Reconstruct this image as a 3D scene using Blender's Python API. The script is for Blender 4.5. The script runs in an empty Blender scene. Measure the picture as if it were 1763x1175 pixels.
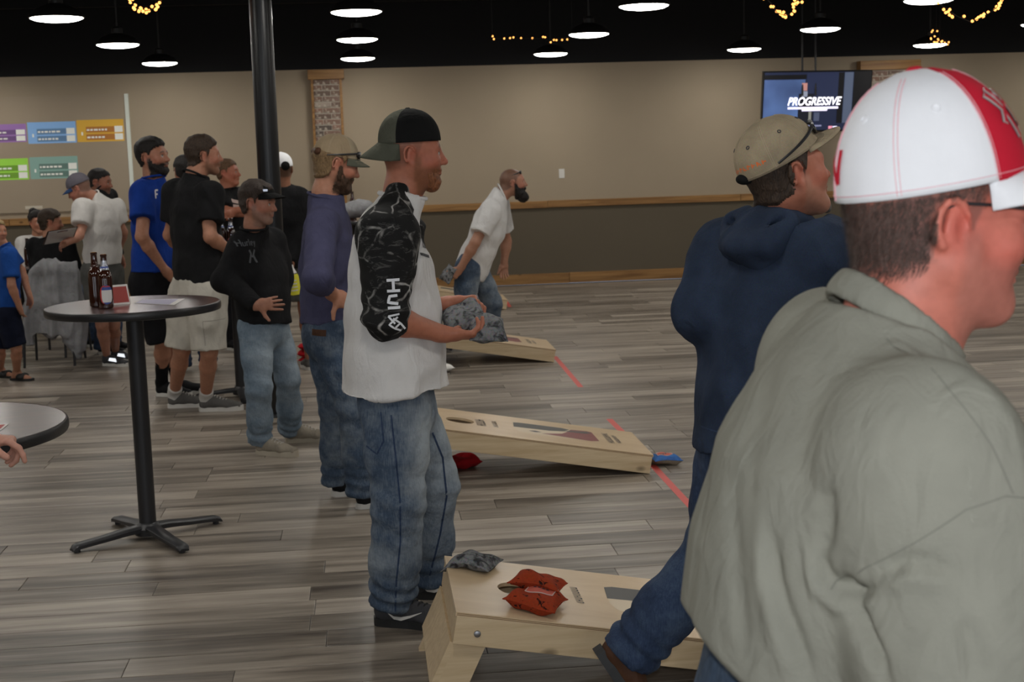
import bpy, bmesh, math, random
import numpy as np
from mathutils import Vector, Matrix
from mathutils.bvhtree import BVHTree

random.seed(7)
SC = bpy.context.scene
COL = SC.collection

# ------------------------------------------------------------------ camera
FPX, CXP, CYP = 2457.8, 881.5, 587.5
CAM = np.array([0.0, 0.0, 1.7052])
_pitch, _roll, _yaw = 0.1352, -0.0302, 0.1004
_cp, _sp, _cy, _sy = math.cos(_pitch), math.sin(_pitch), math.cos(_yaw), math.sin(_yaw)
_w = np.array([_sy*_cp, _cy*_cp, -_sp]); _r0 = np.array([_cy, -_sy, 0.0]); _u0 = np.cross(_r0, _w)
CR = math.cos(_roll)*_r0 + math.sin(_roll)*_u0
CU = -math.sin(_roll)*_r0 + math.cos(_roll)*_u0
CW = _w
cam = bpy.data.objects.new('camera', bpy.data.cameras.new('camera'))
COL.objects.link(cam)
cam.matrix_world = Matrix(((CR[0], CU[0], -CW[0], CAM[0]), (CR[1], CU[1], -CW[1], CAM[1]), (CR[2], CU[2], -CW[2], CAM[2]), (0, 0, 0, 1)))
cam.data.sensor_width = 36.0
cam.data.lens = FPX*36.0/1763.0
cam.data.clip_start, cam.data.clip_end = 0.05, 100
cam.data.dof.use_dof = True
cam.data.dof.focus_distance = 4.2
cam.data.dof.aperture_fstop = 9.0
SC.camera = cam

# ------------------------------------------------------------------ world, view, large lights
wd = bpy.data.worlds.new('world'); SC.world = wd; wd.use_nodes = True
wd.node_tree.nodes['Background'].inputs[0].default_value = (0.55, 0.60, 0.70, 1)
wd.node_tree.nodes['Background'].inputs[1].default_value = 0.4
SC.view_settings.view_transform = 'Standard'
SC.view_settings.look = 'None'
SC.view_settings.gamma = 1.0
SC.view_settings.exposure = 0.2
SC.view_settings.use_curve_mapping = False
LAMP_STRENGTH = 30.0        # ceiling pendants
FILL_POWER = 22.0        # added soft fill from invented windows behind the photographer
FLASH_POWER = 17.0           # the flash on the photographer's camera

def area_light(name, loc, size, size_y, power, color, direction):
    l = bpy.data.lights.new(name, 'AREA'); l.shape = 'RECTANGLE'; l.size = size; l.size_y = size_y
    l.energy = power; l.color = color
    o = bpy.data.objects.new(name, l); COL.objects.link(o); o.location = loc
    o.rotation_euler = Vector(direction).to_track_quat('-Z', 'Y').to_euler()
    return o
for wx in (-5.5, -1.5, 2.5, 6.5):
    area_light('window_daylight', (wx, -2.86, 1.55), 2.6, 1.9, FILL_POWER, (0.86, 0.93, 1.0), (0, 1, -0.06))  # added fill lights, set in the invented windows behind the camera
area_light('camera_flash', tuple(CAM + CU*0.13 + CW*0.02), 0.07, 0.04, FLASH_POWER, (0.95, 0.97, 1.0), tuple(CW))

# ------------------------------------------------------------------ pixel -> world helpers (the frame is 1763 x 1175)
def px(x, y, Y):
    d = CW + CR*(x-CXP)/FPX - CU*(y-CYP)/FPX
    return CAM + d*(Y/d[1])
def pz(x, y, Z=0.0):
    d = CW + CR*(x-CXP)/FPX - CU*(y-CYP)/FPX
    return CAM + d*((Z-CAM[2])/d[2])
def V(*a): return np.array(a, float)
def unit(v): v = np.asarray(v, float); return v/np.linalg.norm(v)

# ------------------------------------------------------------------ object helpers
def link(o, parent=None):
    COL.objects.link(o)
    if parent is not None: o.parent = parent
    return o
def tag(o, label=None, cat=None, group=None, kind=None):
    if label: o['label'] = label
    if cat: o['category'] = cat
    if group: o['group'] = group
    if kind: o['kind'] = kind
    return o
def empty(name, loc=(0, 0, 0), rz=0.0, label=None, cat=None, group=None, kind=None):
    o = bpy.data.objects.new(name, None); o.empty_display_size = 0.1
    link(o); o.location = loc; o.rotation_euler = (0, 0, rz)
    return tag(o, label, cat, group, kind)
def raw_mesh(name, verts, faces, smooth=False):
    me = bpy.data.meshes.new(name)
    me.from_pydata([tuple(map(float, v)) for v in verts], [], [tuple(f) for f in faces])
    if smooth: me.polygons.foreach_set('use_smooth', [True]*len(me.polygons))
    me.update(); return me
def mobj(name, verts, faces, mat, parent=None, smooth=False, **kw):
    me = raw_mesh(name, verts, faces, smooth)
    if mat: me.materials.append(mat)
    o = link(bpy.data.objects.new(name, me), parent)
    return tag(o, **kw)
class MB:
    """collects shapes of ONE part"""
    def __init__(s): s.v = []; s.f = []; s.m = []; s.cm = 0
    def add(s, vs, fs):
        b = len(s.v); s.v += [tuple(map(float, v)) for v in vs]; s.f += [tuple(i+b for i in f) for f in fs]; s.m += [s.cm]*len(fs); return s
    def box(s, lo, hi, M=None):
        (x0, y0, z0), (x1, y1, z1) = lo, hi
        vs = [(x0,y0,z0),(x1,y0,z0),(x1,y1,z0),(x0,y1,z0),(x0,y0,z1),(x1,y0,z1),(x1,y1,z1),(x0,y1,z1)]
        if M is not None: vs = [M @ Vector(v) for v in vs]
        return s.add(vs, [(0,3,2,1),(4,5,6,7),(0,1,5,4),(1,2,6,5),(2,3,7,6),(3,0,4,7)])
    def tube(s, pts, r, n=8, cap=True):
        pts = [np.asarray(p, float) for p in pts]; rr = r if hasattr(r, '__len__') else [r]*len(pts)
        vs = []; up = None
        for i, p in enumerate(pts):
            t = unit(pts[min(i+1, len(pts)-1)]-pts[max(i-1, 0)])
            if up is None: up = unit(np.cross(t, V(0.31, 0.2, 0.93) if abs(t[2]) < .9 else V(1, 0, 0)))
            up = unit(up - t*np.dot(up, t)); bi = np.cross(t, up)
            vs += [p + rr[i]*(math.cos(2*math.pi*k/n)*up + math.sin(2*math.pi*k/n)*bi) for k in range(n)]
        fs = []
        for i in range(len(pts)-1):
            for k in range(n): fs.append((i*n+k, i*n+(k+1) % n, (i+1)*n+(k+1) % n, (i+1)*n+k))
        if cap: fs += [tuple(range(n-1, -1, -1)), tuple((len(pts)-1)*n+k for k in range(n))]
        return s.add(vs, fs)
    def lathe(s, prof, n=32, c=(0, 0, 0), close=True):
        vs = []; fs = []
        for r, z in prof: vs += [(c[0]+r*math.cos(2*math.pi*k/n), c[1]+r*math.sin(2*math.pi*k/n), c[2]+z) for k in range(n)]
        for i in range(len(prof)-1):
            for k in range(n): fs.append((i*n+k, i*n+(k+1) % n, (i+1)*n+(k+1) % n, (i+1)*n+k))
        if close: fs += [tuple(range(n-1, -1, -1)), tuple((len(prof)-1)*n+k for k in range(n))]
        return s.add(vs, fs)
    def build(s, name, mat, parent=None, smooth=False, bevel=0.0, **kw):
        me = raw_mesh(name, s.v, s.f, smooth)
        for m in (mat if isinstance(mat, (list, tuple)) else [mat]): me.materials.append(m)
        me.polygons.foreach_set('material_index', s.m)
        if smooth: me.set_sharp_from_angle(angle=math.radians(42))
        o = link(bpy.data.objects.new(name, me), parent)
        if bevel:
            b = o.modifiers.new('bevel', 'BEVEL'); b.width = bevel; b.segments = 2; b.limit_method = 'ANGLE'
        return tag(o, **kw)

# ------------------------------------------------------------------ materials
MATS = {}
def mat(name, col=(.8, .8, .8), rough=.6, metal=0.0, spec=.5):
    m = bpy.data.materials.new(name); m.use_nodes = True; MATS[name] = m
    b = m.node_tree.nodes['Principled BSDF']
    b.inputs['Base Color'].default_value = (*col, 1); b.inputs['Roughness'].default_value = rough
    b.inputs['Metallic'].default_value = metal; b.inputs['Specular IOR Level'].default_value = spec
    m.diffuse_color = (*col, 1)
    return m
def N(m, typ, **props):
    n = m.node_tree.nodes.new(typ)
    for k, v in props.items():
        if k.startswith('i_'):
            key = k[2:].replace('_', ' ')
            n.inputs[key].default_value = v
        else: setattr(n, k, v)
    return n
def L(m, a, ao, b, bi): m.node_tree.links.new(a.outputs[ao], b.inputs[bi])
def BS(m): return m.node_tree.nodes['Principled BSDF']
def ramp(m, stops, interp='LINEAR'):
    n = N(m, 'ShaderNodeValToRGB'); cr = n.color_ramp; cr.interpolation = interp
    while len(cr.elements) > 1: cr.elements.remove(cr.elements[-1])
    cr.elements[0].position = stops[0][0]; cr.elements[0].color = (*stops[0][1], 1)
    for p, c in stops[1:]:
        e = cr.elements.new(p); e.color = (*c, 1)
    return n
def coords(m, scale=(1, 1, 1), which='Object', rot=(0, 0, 0)):
    t = N(m, 'ShaderNodeTexCoord'); mp = N(m, 'ShaderNodeMapping'); mp.inputs['Scale'].default_value = scale; mp.inputs['Rotation'].default_value = rot
    L(m, t, which, mp, 'Vector'); return mp
def bump(m, src, out, strength=.3, dist=.01):
    b = N(m, 'ShaderNodeBump'); b.inputs['Strength'].default_value = strength; b.inputs['Distance'].default_value = dist
    L(m, src, out, b, 'Height'); L(m, b, 'Normal', BS(m), 'Normal'); return b
def mul(c, k): return tuple(min(1, x*k) for x in c)
def fabric(name, col, var=.12, rough=.9, weave=900, scale=14, bstr=.55, heather=0.0):
    m = mat(name, col, rough, spec=.12)
    co = coords(m); n1 = N(m, 'ShaderNodeTexNoise', i_Scale=scale, i_Detail=4.0); L(m, co, 'Vector', n1, 'Vector')
    r = ramp(m, [(.3, mul(col, 1-var)), (.7, mul(col, 1+var))]); L(m, n1, 'Fac', r, 'Fac')
    n2 = N(m, 'ShaderNodeTexNoise', i_Scale=float(weave)/3, i_Detail=2.0); L(m, co, 'Vector', n2, 'Vector')
    if heather:
        mx = N(m, 'ShaderNodeMix', data_type='RGBA', blend_type='OVERLAY'); mx.inputs[0].default_value = heather
        L(m, r, 'Color', mx, 6); L(m, n2, 'Color', mx, 7); L(m, mx, 2, BS(m), 'Base Color')
    else: L(m, r, 'Color', BS(m), 'Base Color')
    cs = coords(m, (1, 1, .55)); n3 = N(m, 'ShaderNodeTexNoise', i_Scale=19.0, i_Detail=2.5, i_Distortion=1.6); L(m, cs, 'Vector', n3, 'Vector')
    ad = N(m, 'ShaderNodeMath', operation='MULTIPLY_ADD'); L(m, n2, 'Fac', ad, 0); ad.inputs[1].default_value = .12; L(m, n3, 'Fac', ad, 2)
    bump(m, ad, 'Value', bstr, .012)
    return m
def denim(name, dark, light):
    m = mat(name, dark, .85, spec=.2); co = coords(m)
    at = N(m, 'ShaderNodeAttribute', attribute_name='fade')
    n1 = N(m, 'ShaderNodeTexNoise', i_Scale=9.0, i_Detail=5.0, i_Roughness=.65); L(m, co, 'Vector', n1, 'Vector')
    co2 = coords(m, (260, 260, 30)); n2 = N(m, 'ShaderNodeTexNoise', i_Scale=1.0, i_Detail=2.0); L(m, co2, 'Vector', n2, 'Vector')
    a = N(m, 'ShaderNodeMath', operation='MULTIPLY_ADD'); L(m, n1, 'Fac', a, 0); a.inputs[1].default_value = .9; L(m, at, 'Fac', a, 2)
    b = N(m, 'ShaderNodeMath', operation='MULTIPLY_ADD'); L(m, n2, 'Fac', b, 0); b.inputs[1].default_value = .35; L(m, a, 'Value', b, 2)
    mid = tuple((x+y)/2 for x, y in zip(dark, light))
    r = ramp(m, [(.34, mul(dark, .62)), (.50, dark), (.74, mid), (.98, light)])
    s = N(m, 'ShaderNodeMath', operation='MULTIPLY'); L(m, b, 'Value', s, 0); s.inputs[1].default_value = .80
    L(m, s, 'Value', r, 'Fac'); L(m, r, 'Color', BS(m), 'Base Color')
    n3 = N(m, 'ShaderNodeTexNoise', i_Scale=26.0, i_Detail=4.0); L(m, co, 'Vector', n3, 'Vector')
    bump(m, n3, 'Fac', .6, .018)
    return m
def emit(name, col, strength, rough=.5):
    m = mat(name, col, rough); BS(m).inputs['Emission Color'].default_value = (*col, 1); BS(m).inputs['Emission Strength'].default_value = strength
    return m
# ------------------------------------------------------------------ organic surfaces: smooth-blended distance field -> surface nets
_rng = np.random.RandomState(11)
def wob(P, freq, seed=0, n=7):
    r = np.random.RandomState(seed); out = np.zeros(len(P))
    for i in range(n):
        d = r.normal(size=3); d /= np.linalg.norm(d); f = freq*(.6+1.1*r.rand())
        out += np.sin(P@(d*f) + r.rand()*6.28 + 1.2*np.sin(P@(r.normal(size=3)*f*.35)+r.rand()*6))
    return out/(n**.5)
class Field:
    def __init__(s): s.ops = []
    def cone(s, a, b, ra, rb, k=.02, w=None, q=1.0, q2=None, flat_a=False, flat_b=False, op='u'):
        s.ops.append(('c', np.asarray(a, float), np.asarray(b, float), ra, rb, k, None if w is None else unit(w), q, q if q2 is None else q2, flat_a, flat_b, op)); return s
    def chain(s, pts, rad, k=.02, w=None, q=None, flat_a=False, flat_b=False, op='u'):
        for i in range(len(pts)-1):
            s.cone(pts[i], pts[i+1], rad[i], rad[i+1], k, w, q[i] if q else 1.0, q[i+1] if q else 1.0, flat_a and i == 0, flat_b and i == len(pts)-2, op)
        return s
    def ell(s, c, r, R=None, k=.015, op='u'):
        s.ops.append(('e', np.asarray(c, float), np.asarray(r, float), np.eye(3) if R is None else np.asarray(R, float), k, op)); return s
    def plane(s, c, n, k=.004):            # keeps the side the normal points away from
        s.ops.append(('p', np.asarray(c, float), unit(n), k)); return s
    def bounds(s):
        lo = np.full(3, 1e9); hi = -lo
        for o in s.ops:
            if o[0] == 'c' and o[-1] == 'u':
                m = max(o[3]*max(1, o[7]), o[4]*max(1, o[8]))+.015
                lo = np.minimum(lo, np.minimum(o[1], o[2])-m); hi = np.maximum(hi, np.maximum(o[1], o[2])+m)
            elif o[0] == 'e' and o[-1] == 'u':
                m = o[2].max()+.015; lo = np.minimum(lo, o[1]-m); hi = np.maximum(hi, o[1]+m)
        return lo, hi
    def mesh(s, h, fine=()):
        lo, hi = s.bounds(); ax = []
        for d in range(3):
            xs = [lo[d]]
            while xs[-1] < hi[d]:
                st = h
                for c, rad, hf in fine:
                    if abs(xs[-1]-c[d]) < rad: st = min(st, hf)
                xs.append(xs[-1]+st)
            ax.append(np.array(xs, np.float32))
        X, Y, Z = ax; F = np.full((len(X), len(Y), len(Z)), .5, np.float32)
        for o in s.ops:
            if o[0] == 'p':
                d = ((X-o[1][0])*o[2][0])[:, None, None] + ((Y-o[1][1])*o[2][1])[None, :, None] + ((Z-o[1][2])*o[2][2])[None, None, :]
                k = o[3]; hh = np.maximum(k-np.abs(F-d), 0)/k
                F = np.maximum(F, d) + hh*hh*k*.25
                continue
            if o[0] == 'c':
                _, a, b, ra, rb, k, w, q, q2, fa, fb, op = o
                m = max(ra*max(1, q), rb*max(1, q2))+k+3*h
                l0, h0 = np.minimum(a, b)-m, np.maximum(a, b)+m
            else:
                _, c, r, R, k, op = o; m = r.max()+k+3*h; l0, h0 = c-m, c+m
            sl = []
            for d in range(3):
                i0 = max(0, np.searchsorted(ax[d], l0[d])-1); i1 = min(len(ax[d]), np.searchsorted(ax[d], h0[d])+1); sl.append(slice(i0, i1))
            if any(t.stop-t.start < 1 for t in sl): continue
            x = X[sl[0]][:, None, None]; y = Y[sl[1]][None, :, None]; z = Z[sl[2]][None, None, :]
            if o[0] == 'c':
                ab = (b-a).astype(np.float32); l2 = max(float(ab@ab), 1e-10)
                dx, dy, dz = x-np.float32(a[0]), y-np.float32(a[1]), z-np.float32(a[2])
                t0 = (dx*ab[0]+dy*ab[1]+dz*ab[2])/l2; t = np.clip(t0, 0, 1)
                ex, ey, ez = dx-t*ab[0], dy-t*ab[1], dz-t*ab[2]
                d2 = ex*ex+ey*ey+ez*ez
                if w is not None:
                    qq = q+(q2-q)*t; dw = ex*np.float32(w[0])+ey*np.float32(w[1])+ez*np.float32(w[2])
                    d2 = d2 - dw*dw*(1-1/(qq*qq))
                D = np.sqrt(np.maximum(d2, 0)) - (ra+(rb-ra)*t)
                ln = l2**.5
                if fa: D = np.maximum(D, -t0*ln)
                if fb: D = np.maximum(D, (t0-1)*ln)
            else:
                dx, dy, dz = x-np.float32(c[0]), y-np.float32(c[1]), z-np.float32(c[2])
                u = [(dx*R[i][0]+dy*R[i][1]+dz*R[i][2])/np.float32(r[i]) for i in range(3)]
                k0 = np.sqrt(u[0]**2+u[1]**2+u[2]**2)+1e-6
                k1 = np.sqrt((u[0]/r[0])**2+(u[1]/r[1])**2+(u[2]/r[2])**2)+1e-6
                D = k0*(k0-1)/k1
            S = F[tuple(sl)]; D = D.astype(np.float32); k = max(k, 1e-4)
            if op == 'u':
                hh = np.maximum(k-np.abs(S-D), 0)/k; F[tuple(sl)] = np.minimum(S, D)-hh*hh*k*.25
            else:
                hh = np.maximum(k-np.abs(S+D), 0)/k; F[tuple(sl)] = np.maximum(S, -D)+hh*hh*k*.25
        F[0] = F[-1] = .5; F[:, 0] = F[:, -1] = .5; F[:, :, 0] = F[:, :, -1] = .5
        return surface_nets(F, X, Y, Z)
def surface_nets(F, X, Y, Z):
    I = F < 0
    c = I[:-1, :-1, :-1].astype(np.int8)
    tot = sum(I[a:a+I.shape[0]-1, b:b+I.shape[1]-1, d:d+I.shape[2]-1].astype(np.int8) for a in (0, 1) for b in (0, 1) for d in (0, 1))
    act = (tot > 0) & (tot < 8); ii, jj, kk = np.nonzero(act); n = len(ii)
    idx = np.full(act.shape, -1, np.int32); idx[ii, jj, kk] = np.arange(n)
    P = np.zeros((n, 3)); cnt = np.zeros(n)
    corners = [(a, b, d) for a in (0, 1) for b in (0, 1) for d in (0, 1)]
    val = {cn: F[ii+cn[0], jj+cn[1], kk+cn[2]] for cn in corners}
    for ax_ in range(3):
        for u in (0, 1):
            for v in (0, 1):
                c0 = [0, 0, 0]; oth = [t for t in range(3) if t != ax_]; c0[oth[0]] = u; c0[oth[1]] = v; c1 = list(c0); c1[ax_] = 1
                v0, v1 = val[tuple(c0)], val[tuple(c1)]; m = (v0 < 0) != (v1 < 0)
                t = v0[m]/(v0[m]-v1[m])
                Q = np.stack([X[ii[m]+c0[0]], Y[jj[m]+c0[1]], Z[kk[m]+c0[2]]], 1).astype(float)
                A = (X, Y, Z)[ax_]; base = (ii, jj, kk)[ax_][m]; Q[:, ax_] = A[base]+t*(A[base+1]-A[base])
                P[m] += Q; cnt[m] += 1
    P /= cnt[:, None]
    faces = []
    for ax_ in range(3):
        s0 = [slice(None)]*3; s1 = [slice(None)]*3; s0[ax_] = slice(0, -1); s1[ax_] = slice(1, None)
        a, b = I[tuple(s0)], I[tuple(s1)]; e = a != b
        g = np.stack(np.nonzero(e), 1); inside = a[e]
        oth = [t for t in range(3) if t != ax_]
        ok = (g[:, oth[0]] > 0) & (g[:, oth[1]] > 0); g = g[ok]; inside = inside[ok]
        def cell(du, dv):
            q = g.copy(); q[:, oth[0]] -= du; q[:, oth[1]] -= dv; return idx[q[:, 0], q[:, 1], q[:, 2]]
        quad = np.stack([cell(1, 1), cell(0, 1), cell(0, 0), cell(1, 0)], 1)
        flip = inside if ax_ != 1 else ~inside
        quad[~flip] = quad[~flip][:, ::-1]
        faces.append(quad)
    return P, np.concatenate(faces)
def vnormals(P, Fc):
    n = np.cross(P[Fc[:, 2]]-P[Fc[:, 0]], P[Fc[:, 3]]-P[Fc[:, 1]]); out = np.zeros_like(P)
    for i in range(4): np.add.at(out, Fc[:, i], n)
    return out/(np.linalg.norm(out, axis=1)[:, None]+1e-12)
def smooth_v(P, Fc, it=1, lam=.5):
    for _ in range(it):
        acc = np.zeros_like(P); c = np.zeros(len(P))
        for i in range(4):
            a, b = Fc[:, i], Fc[:, (i+1) % 4]
            np.add.at(acc, a, P[b]); np.add.at(acc, b, P[a]); np.add.at(c, a, 1); np.add.at(c, b, 1)
        P = P+lam*(acc/np.maximum(c, 1)[:, None]-P)
    return P
def np_obj(name, P, Fc, mats, parent=None, floats=None, color=None, mat_idx=None):
    me = bpy.data.meshes.new(name); n, f = len(P), len(Fc); kf = Fc.shape[1]
    me.vertices.add(n); me.vertices.foreach_set('co', P.astype(np.float32).ravel())
    me.loops.add(f*kf); me.loops.foreach_set('vertex_index', Fc.astype(np.int32).ravel())
    me.polygons.add(f); me.polygons.foreach_set('loop_start', np.arange(f, dtype=np.int32)*kf)
    me.polygons.foreach_set('use_smooth', np.ones(f, bool))
    for m in (mats if isinstance(mats, (list, tuple)) else [mats]): me.materials.append(m)
    if mat_idx is not None: me.polygons.foreach_set('material_index', np.asarray(mat_idx, np.int32))
    me.update(calc_edges=True)
    for k, v in (floats or {}).items():
        a = me.attributes.new(k, 'FLOAT', 'POINT'); a.data.foreach_set('value', np.asarray(v, np.float32))
    if color is not None:
        a = me.attributes.new('Col', 'FLOAT_COLOR', 'POINT'); a.data.foreach_set('color', np.concatenate([color, np.ones((n, 1))], 1).astype(np.float32).ravel())
    o = bpy.data.objects.new(name, me); link(o, parent); return o
def cloth(f, name, mat_, parent, h=.012, amp=.005, freq=16., seed=1, stretch=(1, 1, .45), fine=(), attr=None, sm=1, extra=None, mat_fn=None):
    """garment surface with folds"""
    P, Fc = f.mesh(h, fine)
    if sm: P = smooth_v(P, Fc, sm)
    n = vnormals(P, Fc)
    Q = P*np.array(stretch)
    w1 = wob(Q, freq, seed, 5); w2 = wob(Q, freq*1.9, seed+5, 5); w0 = wob(P*np.array([1, 1, .8]), freq*.45, seed+9, 4)
    rdg = lambda w: np.clip(1-np.abs(w)*1.5, -.25, 1)            # narrow raised folds between shallow valleys
    d = amp*(1.5*rdg(w1)*np.clip(.6+.5*w0, .1, 1.2) + .6*rdg(w2)*np.clip(.5-.5*w0, 0, 1) - .45)
    if extra is not None: d = d+extra(P)
    P = P+n*d[:, None]
    return np_obj(name, P, Fc, mat_, parent, floats=attr(P) if attr else None, mat_idx=mat_fn(P, Fc) if mat_fn else None)
def bvh_of(o):
    me = o.data; n = len(me.vertices); co = np.zeros(n*3, np.float32); me.vertices.foreach_get('co', co)
    return BVHTree.FromPolygons([Vector(c) for c in co.reshape(-1, 3)], [tuple(p.vertices) for p in me.polygons])
def decal(name, tree, strokes, org, u, v, d, width, mat_, parent, lift=.002, step=.006):
    """flat print: strokes (lists of 2-D points) laid on a surface along direction d"""
    u, v, d = np.asarray(u, float), np.asarray(v, float), unit(d); mb = MB()
    for st in strokes:
        pts = []
        for (a, b), (c, e) in zip(st[:-1], st[1:]):
            p0 = org+u*a+v*b; p1 = org+u*c+v*e; m = max(1, int(np.linalg.norm(p1-p0)/step))
            pts += [p0+(p1-p0)*i/m for i in range(m)]
        pts.append(org+u*st[-1][0]+v*st[-1][1])
        rows = []
        for i, p in enumerate(pts):
            t = unit(pts[min(i+1, len(pts)-1)]-pts[max(0, i-1)]); s = unit(np.cross(t, d)); row = []
            for sg in (-1, 1):
                q = p+s*sg*width/2
                hit = tree.ray_cast(Vector(q-d*.4), Vector(d), .9)
                row.append(None if hit[0] is None else np.array(hit[0])-d*lift)
            rows.append(row)
        for r0, r1 in zip(rows[:-1], rows[1:]):
            if any(x is None for x in r0+r1): continue
            mb.add([r0[0], r0[1], r1[1], r1[0]], [(0, 1, 2, 3)])
    if not mb.v: return None
    return mb.build(name, mat_, parent)
# ================================================================== THE ROOM
WY = 17.64; XL, XR, YB, ZC = -9.0, 11.0, -3.0, 3.7
def wood(name, c0, c1, grain=(6, 60, 60), rough=.55, knots=True, gstr=.15):
    m = mat(name, c0, rough, spec=.35); co = coords(m, grain); oi = N(m, 'ShaderNodeObjectInfo')
    ad = N(m, 'ShaderNodeVectorMath', operation='ADD'); sc = N(m, 'ShaderNodeVectorMath', operation='SCALE'); sc.inputs['Scale'].default_value = 37.0
    cb = N(m, 'ShaderNodeCombineXYZ'); L(m, oi, 'Random', cb, 0); L(m, oi, 'Random', cb, 1); L(m, cb, 0, sc, 0); L(m, co, 'Vector', ad, 0); L(m, sc, 0, ad, 1)
    n1 = N(m, 'ShaderNodeTexNoise', i_Scale=1.0, i_Detail=5.0, i_Roughness=.6, i_Distortion=.6); L(m, ad, 0, n1, 'Vector')
    r = ramp(m, [(.32, c0), (.68, c1)]); L(m, n1, 'Fac', r, 'Fac'); last, lo = r, 'Color'
    if knots:
        co2 = coords(m, (3.2, 5.5, 5.5)); vo = N(m, 'ShaderNodeTexVoronoi', i_Scale=1.0); ad2 = N(m, 'ShaderNodeVectorMath', operation='ADD'); L(m, co2, 'Vector', ad2, 0); L(m, sc, 0, ad2, 1); L(m, ad2, 0, vo, 'Vector')
        kr = ramp(m, [(.04, (1, 1, 1)), (.11, (0, 0, 0))]); L(m, vo, 'Distance', kr, 'Fac')
        mx = N(m, 'ShaderNodeMix', data_type='RGBA'); L(m, kr, 'Color', mx, 0); L(m, r, 'Color', mx, 6); mx.inputs[7].default_value = (*mul(c0, .45), 1); last, lo = mx, 2
    L(m, last, lo, BS(m), 'Base Color'); bump(m, n1, 'Fac', gstr, .004)
    return m
def paint(name, col, rough=.75, b=.08):
    m = mat(name, col, rough, spec=.3); co = coords(m); n = N(m, 'ShaderNodeTexNoise', i_Scale=90.0, i_Detail=3.0); L(m, co, 'Vector', n, 'Vector'); bump(m, n, 'Fac', b, .004)
    n2 = N(m, 'ShaderNodeTexNoise', i_Scale=.8, i_Detail=3.0); L(m, co, 'Vector', n2, 'Vector'); r = ramp(m, [(.3, mul(col, .95)), (.7, mul(col, 1.04))]); L(m, n2, 'Fac', r, 'Fac'); L(m, r, 'Color', BS(m), 'Base Color')
    return m
M_beige = paint('beige_wall_paint', (.40, .325, .235)); M_taupe = paint('taupe_wall_paint', (.120, .098, .068)); M_blackpaint = paint('black_ceiling_paint', (.012, .012, .013), .85)
M_stain = wood('stained_trim_wood', (.20, .095, .030), (.40, .215, .075), (1.5, 30, 30), .5)
M_pine = wood('pale_pine', (.52, .385, .225), (.66, .52, .335), (2.5, 38, 38), .45)
M_ply = wood('varnished_plywood', (.57, .415, .250), (.66, .505, .325), (1.6, 9, 9), .28, knots=False, gstr=.03)
M_grout = mat('floor_joint', (.05, .045, .04), .9)
M_mortar = paint('smeared_mortar', (.48, .42, .35), .95, .5)

# floor planks
M_plank = mat('grey_oak_vinyl_plank', (.3, .27, .24), .38, spec=.45)
def _plank_nodes():
    m = M_plank; g = N(m, 'ShaderNodeNewGeometry'); oi = N(m, 'ShaderNodeObjectInfo'); at = N(m, 'ShaderNodeAttribute', attribute_name='rnd')
    s = N(m, 'ShaderNodeMath', operation='ADD'); L(m, oi, 'Random', s, 0); L(m, at, 'Fac', s, 1)
    fr = N(m, 'ShaderNodeMath', operation='FRACT'); L(m, s, 'Value', fr, 0)
    cb = N(m, 'ShaderNodeCombineXYZ'); k = N(m, 'ShaderNodeMath', operation='MULTIPLY'); L(m, fr, 'Value', k, 0); k.inputs[1].default_value = 91.0
    L(m, k, 'Value', cb, 0); L(m, k, 'Value', cb, 1)
    def layer(sx, sy, detail, rgh, dist):
        mp = N(m, 'ShaderNodeMapping'); mp.inputs['Scale'].default_value = (sx, sy, 1); L(m, g, 'Position', mp, 'Vector')
        ad = N(m, 'ShaderNodeVectorMath', operation='ADD'); L(m, mp, 'Vector', ad, 0); L(m, cb, 0, ad, 1)
        n = N(m, 'ShaderNodeTexNoise', i_Scale=1.0, i_Detail=detail, i_Roughness=rgh, i_Distortion=dist); L(m, ad, 0, n, 'Vector'); return n
    a = layer(1.1, 13, 4.0, .55, .3); b = layer(5, 90, 4.0, .6, .5)
    mx = N(m, 'ShaderNodeMath', operation='MULTIPLY_ADD'); L(m, b, 'Fac', mx, 0); mx.inputs[1].default_value = .45; L(m, a, 'Fac', mx, 2)
    ad = N(m, 'ShaderNodeMath', operation='MULTIPLY_ADD'); L(m, fr, 'Value', ad, 0); ad.inputs[1].default_value = .30; L(m, mx, 'Value', ad, 2)
    sc = N(m, 'ShaderNodeMath', operation='MULTIPLY'); L(m, ad, 'Value', sc, 0); sc.inputs[1].default_value = .72
    r = ramp(m, [(.40, (.065, .052, .041)), (.54, (.15, .125, .10)), (.66, (.25, .212, .172)), (.80, (.38, .33, .27))])
    L(m, sc, 'Value', r, 'Fac'); L(m, r, 'Color', BS(m), 'Base Color')
    rr = N(m, 'ShaderNodeMapRange'); rr.inputs['To Min'].default_value = .30; rr.inputs['To Max'].default_value = .46; L(m, b, 'Fac', rr, 'Value'); L(m, rr, 'Result', BS(m), 'Roughness')
    bump(m, b, 'Fac', .12, .002)
_plank_nodes()
floor = mobj('floor', [(XL, YB, -.006), (XR, YB, -.006), (XR, WY, -.006), (XL, WY, -.006), (XL, YB, -.05), (XR, YB, -.05), (XR, WY, -.05), (XL, WY, -.05)],
             [(0, 1, 2, 3), (7, 6, 5, 4), (0, 4, 5, 1), (1, 5, 6, 2), (2, 6, 7, 3), (3, 7, 4, 0)], M_grout, kind='structure', label='grey oak plank floor across the whole hall')
PW, PL = .178, 1.22
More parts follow.
